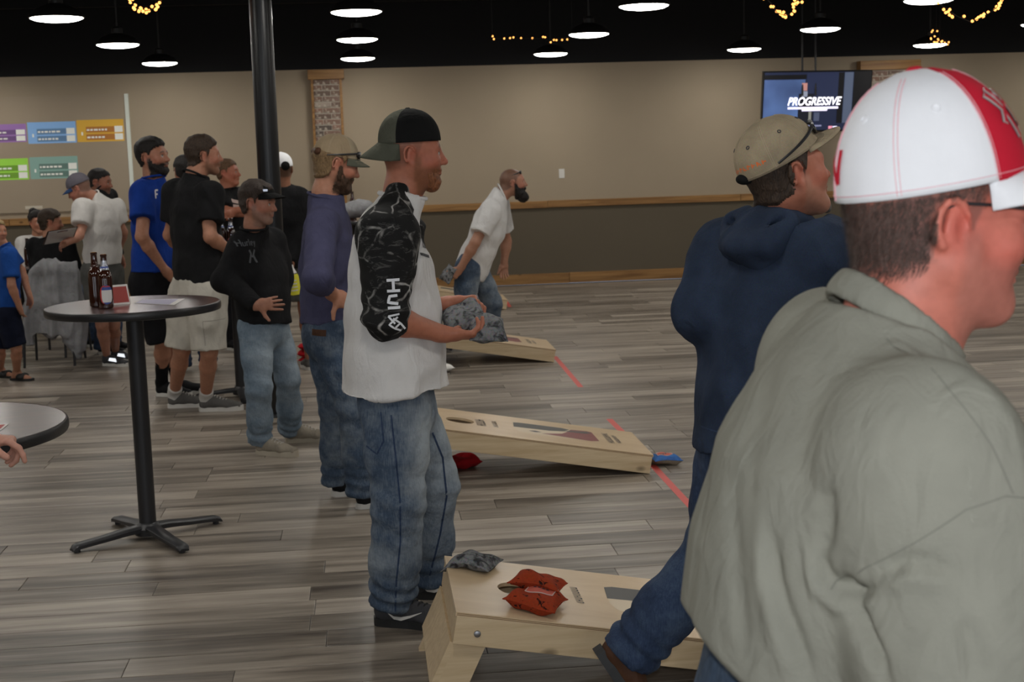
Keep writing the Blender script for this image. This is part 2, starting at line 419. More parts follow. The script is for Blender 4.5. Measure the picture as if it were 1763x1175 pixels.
def plank_mesh():
    g = .0012; b = .0025; x0, x1, y0, y1 = g, PL-g, g, PW-g
    v = [(x0, y0, -.006), (x1, y0, -.006), (x1, y1, -.006), (x0, y1, -.006), (x0, y0, -.0012), (x1, y0, -.0012), (x1, y1, -.0012), (x0, y1, -.0012),
         (x0+b, y0+b, 0), (x1-b, y0+b, 0), (x1-b, y1-b, 0), (x0+b, y1-b, 0)]
    f = [(8, 9, 10, 11)]
    for lo in (0, 4):
        f += [(lo+i, lo+(i+1) % 4, lo+4+(i+1) % 4, lo+4+i) for i in range(4)]
    return v, f
_pv, _pf = plank_mesh(); _pm = raw_mesh('plank', _pv, _pf); _pm.materials.append(M_plank)
cands = []
for r in range(int((WY-YB)/PW)):
    y = YB+r*PW; off = random.choice((0, .2, .41, .61, .8, 1.0))+random.uniform(-.05, .05)
    x = XL-off
    while x < XR:
        cands.append((x, y)); x += PL
def _plank_score(x, y):
    c = np.array([x+PL/2, y+PW/2, 0])-CAM; d = c@CW
    if d < .5: return 0
    u, v = CXP+FPX*(c@CR)/d, CYP-FPX*(c@CU)/d
    if u < -FPX*.55/d or u > 1763+FPX*.55/d or v > 1190 or v < 0: return 0
    return 1/d
cands.sort(key=lambda c: -_plank_score(*c))
for x, y in cands[:300]:
    o = bpy.data.objects.new('plank', _pm); link(o, floor); o.location = (x, y, 0)
vs, fs, rn = [], [], []
for x, y in cands[300:]:
    b = len(vs); vs += [(a+x, c+y, z) for a, c, z in _pv]; fs += [tuple(i+b for i in f) for f in _pf]; rn += [random.random()]*len(_pv)
rest = mobj('plank_field', vs, fs, M_plank, floor, kind='stuff')
a = rest.data.attributes.new('rnd', 'FLOAT', 'POINT'); a.data.foreach_set('value', rn)

# shell
def slab(name, lo, hi, m, parent=None, **kw):
    mb = MB(); mb.box(lo, hi); return mb.build(name, m, parent, **kw)
slab('ceiling', (XL, YB, ZC), (XR, WY, ZC+.1), M_blackpaint, kind='structure', label='black painted ceiling above the pendant lamps')
wf = empty('wall_far', (0, 0, 0), label='long far wall, beige above and taupe below the timber rail', kind='structure')
slab('lower_panel', (XL, WY, 0), (XR, WY+.12, 1.0), M_taupe, wf)
slab('upper_panel', (XL, WY, 1.0), (XR, WY+.12, 2.70), M_beige, wf)
slab('black_band', (XL, WY-.01, 2.70), (XR, WY+.12, ZC), M_blackpaint, wf)
for nm, lo, hi, lb in (('wall_left', (XL-.12, YB), (XL, WY), 'side wall beyond the tables, beige over taupe'), ('wall_right', (XR, YB), (XR+.12, WY), 'side wall past the open floor, beige over taupe')):
    w_ = empty(nm, label=lb, kind='structure')
    slab('lower_panel', (*lo, 0), (*hi, 1.0), M_taupe, w_); slab('upper_panel', (*lo, 1.0), (*hi, 2.7), M_beige, w_); slab('black_band', (*lo, 2.7), (*hi, ZC), M_blackpaint, w_)
wb = empty('wall_near', label='shopfront wall behind the photographer, beige over taupe', kind='structure')
slab('lower_panel', (XL, YB-.12, 0), (XR, YB, .6), M_taupe, wb); slab('header', (XL, YB-.12, 2.5), (XR, YB, ZC), M_blackpaint, wb)
M_glass = mat('window_glass', (.8, .85, .9), .05); BS(M_glass).inputs['Transmission Weight'].default_value = 1.0
xs = [XL]
for i, wx in enumerate((-5.5, -1.5, 2.5, 6.5)):
    slab('pier', (xs[-1], YB-.12, .6), (wx-1.3, YB, 2.5), M_beige, wb); xs.append(wx+1.3)
    w_ = empty('window_%d' % (i+1), label='shopfront window behind the photographer, number %d along the wall' % (i+1), kind='structure')  # invented windows, put in to carry the soft frontal fill
    slab('pane', (wx-1.25, YB-.07, .65), (wx+1.25, YB-.06, 2.45), M_glass, w_)
    for lo, hi in (((wx-1.3, .6), (wx-1.25, 2.5)), ((wx+1.25, .6), (wx+1.3, 2.5)), ((wx-1.25, .6), (wx+1.25, .65)), ((wx-1.25, 2.45), (wx+1.25, 2.5))):
        slab('frame', (lo[0], YB-.1, lo[1]), (hi[0], YB-.03, hi[1]), M_blackpaint, w_)
slab('pier', (xs[-1], YB-.12, .6), (XR, YB, 2.5), M_beige, wb)

# timber rail and baseboard: board by board
def boards(name, z0, z1, label, depth=.022):
    t = empty(name, label=label, kind='structure')
    x = XL; rnd = random.Random(name)
    while x < XR:
        x1 = min(XR, x+rnd.uniform(1.9, 2.5)); mb = MB(); dz = rnd.uniform(-.003, .003)
        mb.box((x+.002, WY-depth-rnd.uniform(0, .006), z0+dz), (x1-.002, WY-.0005, z1+dz)); mb.build('board', M_stain, t, bevel=.003); x = x1
boards('trim_1', .945, 1.03, 'stained timber chair rail across the far wall'); boards('baseboard_far', 0, .128, 'stained timber baseboard along the far wall')

# brick pilasters
def brick_mat():
    m = mat('worn_brick', (.3, .18, .13), .9, spec=.2); oi = N(m, 'ShaderNodeObjectInfo')
    r = ramp(m, [(0, (.10, .085, .075)), (.3, (.17, .115, .09)), (.6, (.26, .155, .115)), (.8, (.13, .11, .10)), (1, (.40, .33, .27))]); L(m, oi, 'Random', r, 'Fac')
    co = coords(m); n = N(m, 'ShaderNodeTexNoise', i_Scale=26.0, i_Detail=4.0); L(m, co, 'Vector', n, 'Vector'); rr = ramp(m, [(.52, (0, 0, 0)), (.62, (1, 1, 1))]); L(m, n, 'Fac', rr, 'Fac')
    mx = N(m, 'ShaderNodeMix', data_type='RGBA'); L(m, rr, 'Color', mx, 0); L(m, r, 'Color', mx, 6); mx.inputs[7].default_value = (.46, .40, .33, 1); L(m, mx, 2, BS(m), 'Base Color'); bump(m, n, 'Fac', .6, .01); return m
M_brick = brick_mat()
def pilaster(name, x0, x1, zt, label):
    t = empty(name, (x0, WY, 0), label=label, cat='pilaster', kind='structure'); d = .10; w = x1-x0; tr = .03
    def P(nm, lo, hi, m, bv=0): mb = MB(); mb.box(lo, hi); return mb.build(nm, m, t, bevel=bv)
    core = P('mortar_core', (tr, -d, .13), (w-tr, -.001, zt), M_mortar)
    P('side_trim', (0, -d-.02, .13), (tr, -.001, zt), M_stain, .002); P('side_trim', (w-tr, -d-.02, .13), (w, -.001, zt), M_stain, .002)
    P('cap_board', (-.03, -d-.045, zt), (w+.03, -.001, zt+.115), M_stain, .004); P('plinth_board', (-.01, -d-.03, 0), (w+.01, -.001, .13), M_stain, .004)
    mb = MB(); mb.box((0, -.009, 0), (.194, .002, .056)); b0 = mb.build('brick', M_brick, t, bevel=.004); half = MB(); half.box((0, -.009, 0), (.092, .002, .056)); b1 = half.build('brick', M_brick, t, bevel=.004)
    first = {True: b0, False: b1}; used = set(); row = 0; z = .137
    while z+.056 < zt:
        x = tr+.002 + (0 if row % 2 else -.1)
        while x < w-tr-.03:
            a, b = max(x, tr+.002), min(x+.194, w-tr-.002)
            full = (b-a) > .15
            if b-a > .04:
                key = full
                o = first[key] if key not in used else first[key].copy()
                if key in used: link(o, t)
                used.add(key); L0 = .194 if full else .092
                o.location = (a, -d+random.uniform(-.004, .002), z); o.scale = ((b-a)/L0, 1, 1)
            x += .204
        z += .068; row += 1
    return t
pilaster('brick_pilaster', -.565, -.195, 2.575, 'narrow whitewashed brick pilaster with timber cap behind the black post')
pilaster('brick_pilaster', 6.25, 6.97, 2.52, 'wide whitewashed brick pilaster with timber cap behind the television')
# wall outlet
c = px(967, 299, WY); e = empty('wall_plate', (c[0], WY, c[2]), label='small white wall plate above the timber rail', cat='wall plate'); mb = MB(); mb.box((-.035, -.008, -.057), (.035, 0, .057)); mb.build('plate', mat('white_plastic', (.75, .73, .68), .4), e, bevel=.003)
mb = MB(); mb.box((-.012, -.012, -.02), (.012, -.008, .02)); mb.build('toggle', MATS['white_plastic'], e)

# steel post
M_gloss = mat('glossy_black_paint', (.008, .008, .009), .30, spec=.4); M_blackmetal = mat('black_powder_coat', (.016, .016, .018), .42)
M_steel = mat('steel', (.55, .55, .56), .3, 1.0); M_dark = mat('dark_plastic', (.02, .02, .022), .4)
t = empty('steel_post', (-.597, 9.39, 0), label='round glossy black steel post rising to the ceiling', cat='post', kind='structure')
mb = MB(); mb.lathe([(.072, 0), (.072, ZC)], 48); mb.build('shaft', M_gloss, t, smooth=True)
mb = MB(); mb.box((-.13, -.13, 0), (.13, .13, .014)); mb.build('base_plate', M_blackmetal, t, bevel=.002)

# ceiling joists and pipes (black)
for i, y in enumerate((5.2, 7.6, 10.0, 12.4, 14.8, 17.0)):
    slab('ceiling_beam', (XL, y-.06, 3.42), (XR, y+.06, ZC), M_blackpaint, kind='structure', label='black ceiling beam, number %d from the shopfront' % (i+1))

# pendant lamps
M_shade = mat('black_lamp_shade', (.015, .014, .013), .4); M_inner = emit('lamp_lens', (1.0, .965, .90), LAMP_STRENGTH)
def lamp_proto():
    t = empty('pendant_lamp')
    mb = MB(); mb.lathe([(.196, 0), (.203, .004), (.196, .022), (.150, .066), (.082, .096), (.052, .106), (.050, .150), (.03, .165)], 40); mb.build('shade', M_shade, t, smooth=True)
    mb = MB(); mb.lathe([(.190, .004), (.189, -.003), (.160, -.015), (.115, -.023), (.06, -.028), (.012, -.029)], 24); mb.build('lens', M_inner, t, smooth=True)
    mb = MB(); mb.lathe([(.009, .16), (.009, .74)], 10); mb.build('stem', M_shade, t, smooth=True)
    mb = MB(); mb.lathe([(.055, .70), (.055, .735), (.02, .75)], 20); mb.build('canopy', M_shade, t, smooth=True)
    return t
def copy_thing(o, parent=None):
    c = o.copy(); COL.objects.link(c); c.parent = parent
    for ch in list(o.children): copy_thing(ch, c)
    return c
LX = (-2.2, .01, 2.22, 4.5, 6.75); LY = (11.1, 13.8, 16.6)
seen = {}
words_c = ('first', 'second', 'third', 'fourth', 'fifth'); words_r = ('nearest of three rows', 'middle row', 'row by the far wall')
lamp0 = lamp_proto(); first = True; LH = 2.74
spots = []
for j, y in enumerate((0.3, 3.0, 5.7, 8.4)+LY):
    for i, x in enumerate((-6.6, -4.4)+LX+(9.0,)):
        if j == 0 and i % 2: continue
        (y < 3.5 and i in (0, 7)) or spots.append((x, y, i-2, j-4))
for x, y, i, j in spots:
    o = lamp0 if first else copy_thing(lamp0); first = False
    o.location = (x, y, LH+.012); o['category'] = 'lamp'; o['group'] = 'black dome pendant lamps'
    if 0 <= i < 5 and j >= 0: o['label'] = 'lit dome pendant lamp, %s column from the wall screen, %s' % (words_c[i], words_r[j])
    else: o['label'] = 'lit black dome pendant lamp hanging outside the frame'

# string lights
M_bulb = emit('warm_bulb', (1.0, .42, .10), 2.4); M_wire = mat('black_wire', (.01, .01, .01), .6)
_bm = bmesh.new(); bmesh.ops.create_icosphere(_bm, subdivisions=1, radius=.011); _bulb = bpy.data.meshes.new('bulb'); _bm.to_mesh(_bulb); _bm.free(); _bulb.materials.append(M_bulb)
def string_light(pts, Y, n, label, seed, jit=4):
    rnd = random.Random(seed); P = [px(x, y, Y) for x, y in pts]
    t = empty('string_light', tuple(P[0]), label=label, cat='string lights'); mb = MB()
    dense = []
    for a, b in zip(P[:-1], P[1:]):
        for k in range(6): dense.append(a+(b-a)*k/6)
    dense.append(P[-1]); mb.tube([d-P[0] for d in dense], .003, 5); mb.build('wire', M_wire, t)
    for q in (P[0], P[-1]): mb = MB(); mb.tube([q-P[0], V(q[0], q[1], ZC)-P[0]], .003, 5); mb.build('hanger_wire', M_wire, t)
    for i in range(n):
        f = rnd.random()*(len(dense)-1); k = min(int(f), len(dense)-2); q = dense[k]+(dense[k+1]-dense[k])*(f-k)
        q = q+CR*rnd.uniform(-jit, jit)*Y/FPX+V(0, rnd.uniform(-.06, .06), 0)+CU*rnd.uniform(-jit, jit)*Y/FPX
        o = bpy.data.objects.new('bulb', _bulb); link(o, t); o.location = tuple(q-P[0])
string_light([(222, -6), (232, 12), (245, 18), (258, 18), (268, 12), (277, -4)], 9.5, 24, 'warm string lights in a small loop left of the black post', 1)
string_light([(1316, -6), (1328, 6), (1338, 22), (1352, 27), (1366, 22), (1375, -4)], 9.5, 22, 'warm string lights drooping in a short loop above the television', 2)
string_light([(1600, -6), (1622, 10), (1648, 28), (1672, 38), (1695, 28), (1715, 14), (1730, -6)], 9.5, 26, 'warm string lights in a wide swag at the top right corner', 3)
string_light([(1612, 52), (1606, 62), (1612, 70), (1622, 66), (1632, 72), (1618, 76)], 16.2, 18, 'warm string lights bunched over the lamp behind the white cap', 4, 6)
string_light([(848, 66), (880, 68), (910, 66), (935, 67), (955, 70), (985, 62)], 15.5, 14, 'warm string lights running straight between two pendant lamps', 5, 4)

# television
M_tvframe = mat('tv_bezel', (.008, .008, .009), .3)
def tv():
    TL, TR, BL = px(1314.7, 123.3, 17.05), px(1502.6, 120.5, 17.10), px(1308.5, 229, 17.16)
    u = TR-TL; v = BL-TL; v = v-unit(u)*np.dot(v, unit(u))*.9; n = unit(np.cross(u, v)); n = n if n[1] < 0 else -n   # n towards the viewers
    c = (TL+TR)/2+v/2; t = empty('television', tuple(c), label='large wall television showing a blue advert behind the khaki cap', cat='television')
    def quad(nm, a0, b0, a1, b1, m, lift, thick=0, skew=0):
        pts = [TL+u*(a0+skew)+v*b0, TL+u*(a1+skew)+v*b0, TL+u*a1+v*b1, TL+u*a0+v*b1]; pts = [p+n*lift-c for p in pts]
        if thick: pts += [p-n*thick for p in pts]; return mobj(nm, pts, [(0, 3, 2, 1), (4, 5, 6, 7), (0, 1, 5, 4), (1, 2, 6, 5), (2, 3, 7, 6), (3, 0, 4, 7)], m, t)
        return mobj(nm, pts, [(0, 3, 2, 1)], m, t)
    quad('cabinet', 0, 0, 1, 1, M_tvframe, 0, .05)
    E = lambda nm, c_, s=1.0: emit(nm, c_, s)
    scr = quad('screen', .012, .02, .988, .97, E('tv_navy', (.010, .014, .035)), .002)
    k = [0]
    def art(nm, *a, skew=0): k[0] += 1; o = quad('picture_area', *a[:4], a[4], .003+.0004*k[0], skew=skew); o.parent = scr; return o
    mb_ = E('tv_blue', (.050, .085, .20)); co = coords(mb_, (1, 1, 1), 'Object'); nz = N(mb_, 'ShaderNodeTexNoise', i_Scale=2.2); L(mb_, co, 'Vector', nz, 'Vector'); rr = ramp(mb_, [(.35, (.020, .034, .085)), (.65, (.07, .125, .28))]); L(mb_, nz, 'Fac', rr, 'Fac'); L(mb_, rr, 'Color', BS(mb_), 'Emission Color')
    art('', .012, .14, .385, .80, mb_); art('', .012, .06, .395, .13, E('tv_black', (.003, .003, .004)))
    art('', .40, .03, .69, .42, E('tv_deepblue', (.013, .018, .045))); art('', .69, .03, .74, .86, MATS['tv_black']); art('', .745, .03, .825, .86, E('tv_steel', (.055, .07, .11))); art('', .83, .02, .988, .97, MATS['tv_black'])
    art('', .33, .37, .47, .97, E('tv_suit', (.006, .007, .012))); art('', .355, .195, .405, .32, E('tv_face', (.36, .17, .15))); art('', .36, .33, .41, .42, E('tv_shirt', (.20, .22, .28)))
    art('', .43, .66, .455, .86, E('tv_glass', (.16, .16, .14))); art('', .48, .68, .53, .82, E('tv_dot', (.05, .06, .10)))
    lav = E('tv_lavender', (.72, .68, .86), 1.1); art('', .235, .585, .70, .622, lav); art('', .365, .612, .60, .655, lav)
    art('', .375, .885, .555, .912, E('tv_caption', (.16, .17, .27))); art('', .445, .925, .50, .965, E('tv_lime', (.45, .55, .05)))
    art('', .04, .925, .08, .965, lav); art('', .62, .905, .655, .96, E('tv_pink', (.6, .22, .30))); art('', .66, .91, .70, .955, lav)
    cu = bpy.data.curves.new('lettering', 'FONT'); cu.body = 'PROGRESSIVE'; cu.size = 1; cu.shear = .28; cu.offset = .018; o = bpy.data.objects.new('lettering', cu); link(o); bpy.context.view_layer.update()
    dg = bpy.context.evaluated_depsgraph_get(); me = bpy.data.meshes.new_from_object(o.evaluated_get(dg)); bpy.data.objects.remove(o)
    co_ = np.array([p.co[:] for p in me.vertices]); lo, hi = co_.min(0), co_.max(0)
    uu = (co_[:, 0]-lo[0])/(hi[0]-lo[0]); vv = 1-(co_[:, 1]-lo[1])/(hi[1]-lo[1])
    pts = TL+np.outer(.232+uu*.495, u)+np.outer(.425+vv*.135, v)+n*.014-c
    for q, p in zip(me.vertices, pts): q.co = p
    me.materials.clear(); me.materials.append(E('tv_white', (.95, .93, 1.0), 1.6)); lo_ = bpy.data.objects.new('lettering', me); link(lo_, scr)
    for a_ in (.36, .48):
        p = TL+u*a_-n*.03; mb = MB(); mb.tube([p-c+V(0, 0, -.3), V(p[0], p[1], ZC)-c], .013, 10); mb.build('mount_pole', M_blackmetal, t, smooth=True)
tv()

# projected bracket on the left end of the far wall
def bracket():
    c = px(214, 160, WY); t = empty('projector_screen', (c[0], WY, 1.10), label='pale wall screen with projected coloured match bracket', cat='screen')
    M_scr = paint('screen_fabric', (.41, .335, .25), .9)
    z0, z1 = 1.10, 2.47; xr = c[0]+.01
    mb = MB(); mb.box((-4.0, -.02, 0), (0.0, -.004, z1-z0)); sheet = mb.build('sheet', M_scr, t)
    mb = MB(); mb.box((0.0, -.035, -.05), (.045, -.004, z1-z0)); mb.build('edge_strip', emit('screen_edge_white', (.62, .65, .58), .10), t)  # white strip beside the sheet, faintly emissive
    def tile(x0, y0, x1, y1, col, name, text):
        a, b, d = px(x0, y0, WY-.03), px(x1, y0, WY-.03), px(x0, y1, WY-.03)
        w_, h_ = b[0]-a[0], a[2]-d[2]; X0 = a[0]-c[0]; Z0 = a[2]-1.10
        def q(nm, u0, v0, u1, v1, m, y, par): return mobj(nm, [(X0+u0*w_, y, Z0-v1*h_), (X0+u1*w_, y, Z0-v1*h_), (X0+u1*w_, y, Z0-v0*h_), (X0+u0*w_, y, Z0-v0*h_)], [(0, 1, 2, 3)], m, par)
        tl = q('match_tile', 0, 0, 1, 1, emit('projected_'+name, col, .16, .9), -.0205, t)
        dk = emit('projected_row_'+name, mul(col, .55) if name != 'orange' else (.42, .17, .04), .12, .9); wh = MATS.get('projected_white') or emit('projected_white', (.72, .72, .66), .18, .9)
        for v in (.32, .66):
            q('name_row', .19, v, .98, v+.26, dk, -.0210, tl); q('score_box', .80, v-.01, .975, v+.27, wh, -.0215, tl)
            rnd = random.Random(name+str(v)); u = .21
            while u < .60:
                wl = rnd.uniform(.03, .09); q('blurred_word', u, v+.10, u+wl, v+.18, wh, -.0218, tl); u += wl+.02
        q('seed_mark', .09, .55, .125, .70, wh, -.0210, tl)
    tile(-45, 215.5, 44, 247, (.30, .16, .40), 'purple', ''); tile(46, 211, 129.5, 248, (.22, .40, .68), 'blue', ''); tile(131, 207, 212, 245, (.62, .36, .05), 'orange', '')
    tile(-40, 275, 47.5, 312, (.30, .62, .07), 'green', ''); tile(50, 271, 133, 309, (.22, .36, .31), 'teal', '')
    a = px(58, 357, WY-.03)
    mobj('caption_words', [(a[0]-c[0]-.1, -.021, a[2]-1.10-.02), (a[0]-c[0]+.1, -.021, a[2]-1.10-.02), (a[0]-c[0]+.1, -.021, a[2]-1.10+.015), (a[0]-c[0]-.1, -.021, a[2]-1.10+.015)], [(0, 1, 2, 3)], mat('caption_grey', (.66, .60, .50), .9), t)
bracket()
# ================================================================== PROPS
# red tape on the floor
M_tape = mat('red_floor_tape', (.62, .09, .075), .5)
def tape(p0, p1, label):
    a, b = pz(*p0), pz(*p1); d = unit(b-a); s = V(-d[1], d[0], 0)*.019
    t = empty('floor_tape', tuple(a), label=label, cat='tape'); q = [V(0, 0, .0002)-s, V(0, 0, .0002)+s, b-a+s+V(0, 0, .0002), b-a-s+V(0, 0, .0002)]
    q += [p+V(0, 0, .0006) for p in q]; mobj('strip', q, [(3, 2, 1, 0), (4, 5, 6, 7), (0, 1, 5, 4), (1, 2, 6, 5), (2, 3, 7, 6), (3, 0, 4, 7)], M_tape, t)
tape((1123, 801), (1214, 899), 'red tape strip on the floor below the blue bag')
tape((1049, 722), (1073, 746), 'short red tape strip behind the middle plywood board')
tape((955, 614), (1000, 667), 'red tape strip reaching from the front of the far plywood board')
tape((868, 514), (878, 529), 'tiny red tape strip by the farthest plywood board')

# bean bag boards
M_bolt = mat('zinc_bolt', (.30, .30, .31), .35, 1.0); M_print_dark = mat('print_charcoal', (.045, .043, .038), .45); M_print_red = mat('print_maroon', (.20, .028, .028), .4)
M_print_cream = mat('print_cream', (.66, .54, .38), .4); M_ink = mat('print_ink', (.03, .03, .04), .5); M_plyedge = mat('plywood_edge_line', (.20, .115, .05), .7)
TILT = .1764; BL_, BW_, BH_ = 1.22, .61, .089
def bag_board(bx, by, label):
    t = empty('bag_toss_board', (bx, by, 0), label=label, cat='board', group='plywood bag toss boards'); R = Matrix.Rotation(TILT, 4, 'Y')
    def P(nm, lo, hi, m, par=t, bv=.002): mb = MB(); mb.box(lo, hi, R); return mb.build(nm, m, par, bevel=bv)
    rt = .019
    P('side_rail', (-BL_, 0, 0), (0, rt, BH_), M_pine); P('side_rail', (-BL_, BW_-rt, 0), (0, BW_, BH_), M_pine)
    P('end_rail', (-rt, rt, 0), (0, BW_-rt, BH_), M_pine); P('end_rail', (-BL_, rt, 0), (-BL_+rt, BW_-rt, BH_), M_pine)
    # top with hole
    hx, hy, hr = -BL_+.229, BW_/2, .0762; z0, z1 = BH_, BH_+.0127; n = 64; ring, out = [], []
    for k in range(n):
        a = 2*math.pi*(k+.5)/n; c_, s_ = math.cos(a), math.sin(a); ring.append((hx+hr*c_, hy+hr*s_))
        ts = []
        if c_ > 1e-9: ts.append((.004-hx)/c_)
        if c_ < -1e-9: ts.append((-BL_-.004-hx)/c_)
        if s_ > 1e-9: ts.append((BW_-hy)/s_)
        if s_ < -1e-9: ts.append((0-hy)/s_)
        q = min(ts); out.append((hx+q*c_, hy+q*s_))
    # snap corners
    for cx_, cy_ in ((.004, 0), (.004, BW_), (-BL_-.004, 0), (-BL_-.004, BW_)):
        i = min(range(n), key=lambda k: (out[k][0]-cx_)**2+(out[k][1]-cy_)**2); out[i] = (cx_, cy_)
    vs = [R @ Vector((x, y, z)) for z in (z0, z1) for L_ in (ring, out) for x, y in L_]
    fs = []
    for k in range(n):
        j = (k+1) % n
        fs += [(2*n+k, 3*n+k, 3*n+j, 2*n+j), (k, j, n+j, n+k), (n+k, n+j, 3*n+j, 3*n+k), (j, k, 2*n+k, 2*n+j)]
    top = mobj('top_panel', vs, fs, M_ply, t)
    for y0, y1 in ((-.0006, 0), (BW_, BW_+.0006)):          # dark veneer lines in the plywood edge
        for z in (z0+.003, z0+.0075): P('veneer_line', (-BL_, y0, z), (0, y1, z+.0018), M_plyedge, top, 0)
    # legs: swing out past the high end
    piv = R @ Vector((-BL_+.07, 0, BH_*.45)); ft = Vector((piv.x-.115, 0, 0)); dv = (ft-piv); ln = dv.length; dv.normalize(); nv = Vector((-dv.z, 0, dv.x))
    hw = .0445
    for y0 in (rt+.004, BW_-rt-.004-.038):
        a0, a1 = piv-dv*.03, piv+dv*ln; pts = []
        b0, b1 = a1+nv*hw, a1-nv*hw; b0 = b0+dv*(b0.z/-dv.z if dv.z else 0); b1 = b1+dv*(b1.z/-dv.z)
        prof = [a0+nv*hw, a0-nv*hw, b1, b0]
        v8 = [(p.x, y0, p.z) for p in prof]+[(p.x, y0+.038, p.z) for p in prof]
        mobj('leg', v8, [(0, 1, 2, 3), (7, 6, 5, 4), (0, 4, 5, 1), (1, 5, 6, 2), (2, 6, 7, 3), (3, 7, 4, 0)], M_pine, t)
    sgn = 1 if nv.x < 0 else -1                                                      # cross brace on the outer face of the legs
    m0 = piv+dv*(ln*.22); m1 = piv+dv*(ln*.80); o_ = nv*sgn
    q = [m0+o_*hw, m0+o_*(hw+.019), m1+o_*(hw+.019), m1+o_*hw]
    v8 = [(p.x, rt+.004, p.z) for p in q]+[(p.x, BW_-rt-.004, p.z) for p in q]
    mobj('cross_brace', v8, [(0, 1, 2, 3), (7, 6, 5, 4), (0, 4, 5, 1), (1, 5, 6, 2), (2, 6, 7, 3), (3, 7, 4, 0)], M_pine, t)
    for y, s in ((0, -1), (BW_, 1)):
        p = R @ Vector((-BL_+.07, 0, BH_*.45)); mb = MB(); vv = []
        for r_, dd in ((.011, 0), (.0105, .004), (.006, .0065)): vv += [(p.x+r_*math.cos(a*math.pi/8), y+s*dd, p.z+r_*math.sin(a*math.pi/8)) for a in range(16)]
        fs = [(i*16+k, i*16+(k+1) % 16, (i+1)*16+(k+1) % 16, (i+1)*16+k) for i in range(2) for k in range(16)]+[tuple(32+k for k in range(16))]
        mb.add(vv, fs).build('bolt', M_bolt, t, smooth=True)
    # flat print on the top
    def pr(nm, pts, m, lift): return mobj(nm, [R @ Vector((-s, y, z1+lift)) for s, y in pts], [tuple(range(len(pts)))], m, top)
    pr('print_panel', [(.70, .26), (.685, .20), (.64, .17), (.30, .17), (.255, .19), (.25, .24), (.255, .44), (.28, .455), (.66, .455), (.69, .44)], M_print_cream, .0004)
    pr('print_panel', [(.70, .315), (.69, .44), (.66, .455), (.42, .455), (.38, .43), (.42, .36), (.50, .325)], M_print_dark, .0008)
    pr('print_panel', [(.56, .215), (.44, .285), (.40, .36), (.37, .44), (.28, .455), (.255, .44), (.25, .20), (.30, .17)], M_print_red, .0008)
    pr('print_panel', [(.42, .36), (.38, .40), (.28, .43), (.26, .40), (.30, .37)], M_print_dark, .0012)
    pr('print_diamond', [(.625, .25), (.59, .230), (.555, .25), (.59, .270)], M_ink, .0012)
    rnd = random.Random(3)
    for s0, s1, y0, y1 in ((.79, .815, .23, .40), (.855, .905, .22, .40), (.165, .20, .19, .44), (.125, .15, .22, .41)):   # blurred lettering
        y = y0
        while y < y1:
            w_ = rnd.uniform(.010, .018)
            for (a, b, c_, d_) in ((0, 0, 1, .22), (0, .78, 1, 1), (0, 0, .2, 1) if rnd.random() < .6 else (.4, 0, .6, 1)):
                pr('letter_stroke', [(s0+(s1-s0)*a, y+w_*b), (s0+(s1-s0)*c_, y+w_*b), (s0+(s1-s0)*c_, y+w_*d_), (s0+(s1-s0)*a, y+w_*d_)], M_ink, .0010)
            y += w_+.008
    return t
bag_board(.229+BL_*math.cos(TILT)-.1016*math.sin(TILT), 4.172, 'nearest plywood bag toss board holding orange and grey bags')
bag_board(1.4175, 7.145, 'middle plywood bag toss board with a blue bag at its front end')
bag_board(1.448, 11.118, 'third plywood bag toss board behind the held grey bags')
bag_board(1.455, 14.95, 'farthest plywood bag toss board beyond the crouching bearded man')

# bean bags
def camo(name, base, spots, scale=9.0, lo=.52, hi=.6, fuzzy=.3):
    m = mat(name, base, .95, spec=.15); co = coords(m); n = N(m, 'ShaderNodeTexNoise', i_Scale=scale*4, i_Detail=3.0, i_Distortion=.8); L(m, co, 'Vector', n, 'Vector')
    r = ramp(m, [(lo, base), (hi, spots)]); L(m, n, 'Fac', r, 'Fac'); n2 = N(m, 'ShaderNodeTexNoise', i_Scale=140.0); L(m, co, 'Vector', n2, 'Vector')
    mx = N(m, 'ShaderNodeMix', data_type='RGBA', blend_type='OVERLAY'); mx.inputs[0].default_value = .35; L(m, r, 'Color', mx, 6); L(m, n2, 'Color', mx, 7); L(m, mx, 2, BS(m), 'Base Color'); bump(m, n2, 'Fac', fuzzy, .004); return m
M_bag_grey = camo('grey_camo_cloth', (.19, .195, .20), (.035, .035, .038), 10, .44, .66); M_bag_orange = camo('orange_print_cloth', (.29, .040, .013), (.030, .009, .007), 12, .60, .66)
M_bag_red = fabric('red_duck_cloth', (.40, .012, .018)); M_bag_blue = camo('blue_bag_cloth', (.06, .16, .42), (.05, .13, .36)); M_bag_tan = fabric('tan_suede', (.30, .25, .19)); M_bag_white = fabric('white_duck_cloth', (.72, .70, .66))
M_patch = mat('pink_label', (.52, .11, .075), .8); M_patch_edge = mat('label_border', (.55, .42, .38), .8)
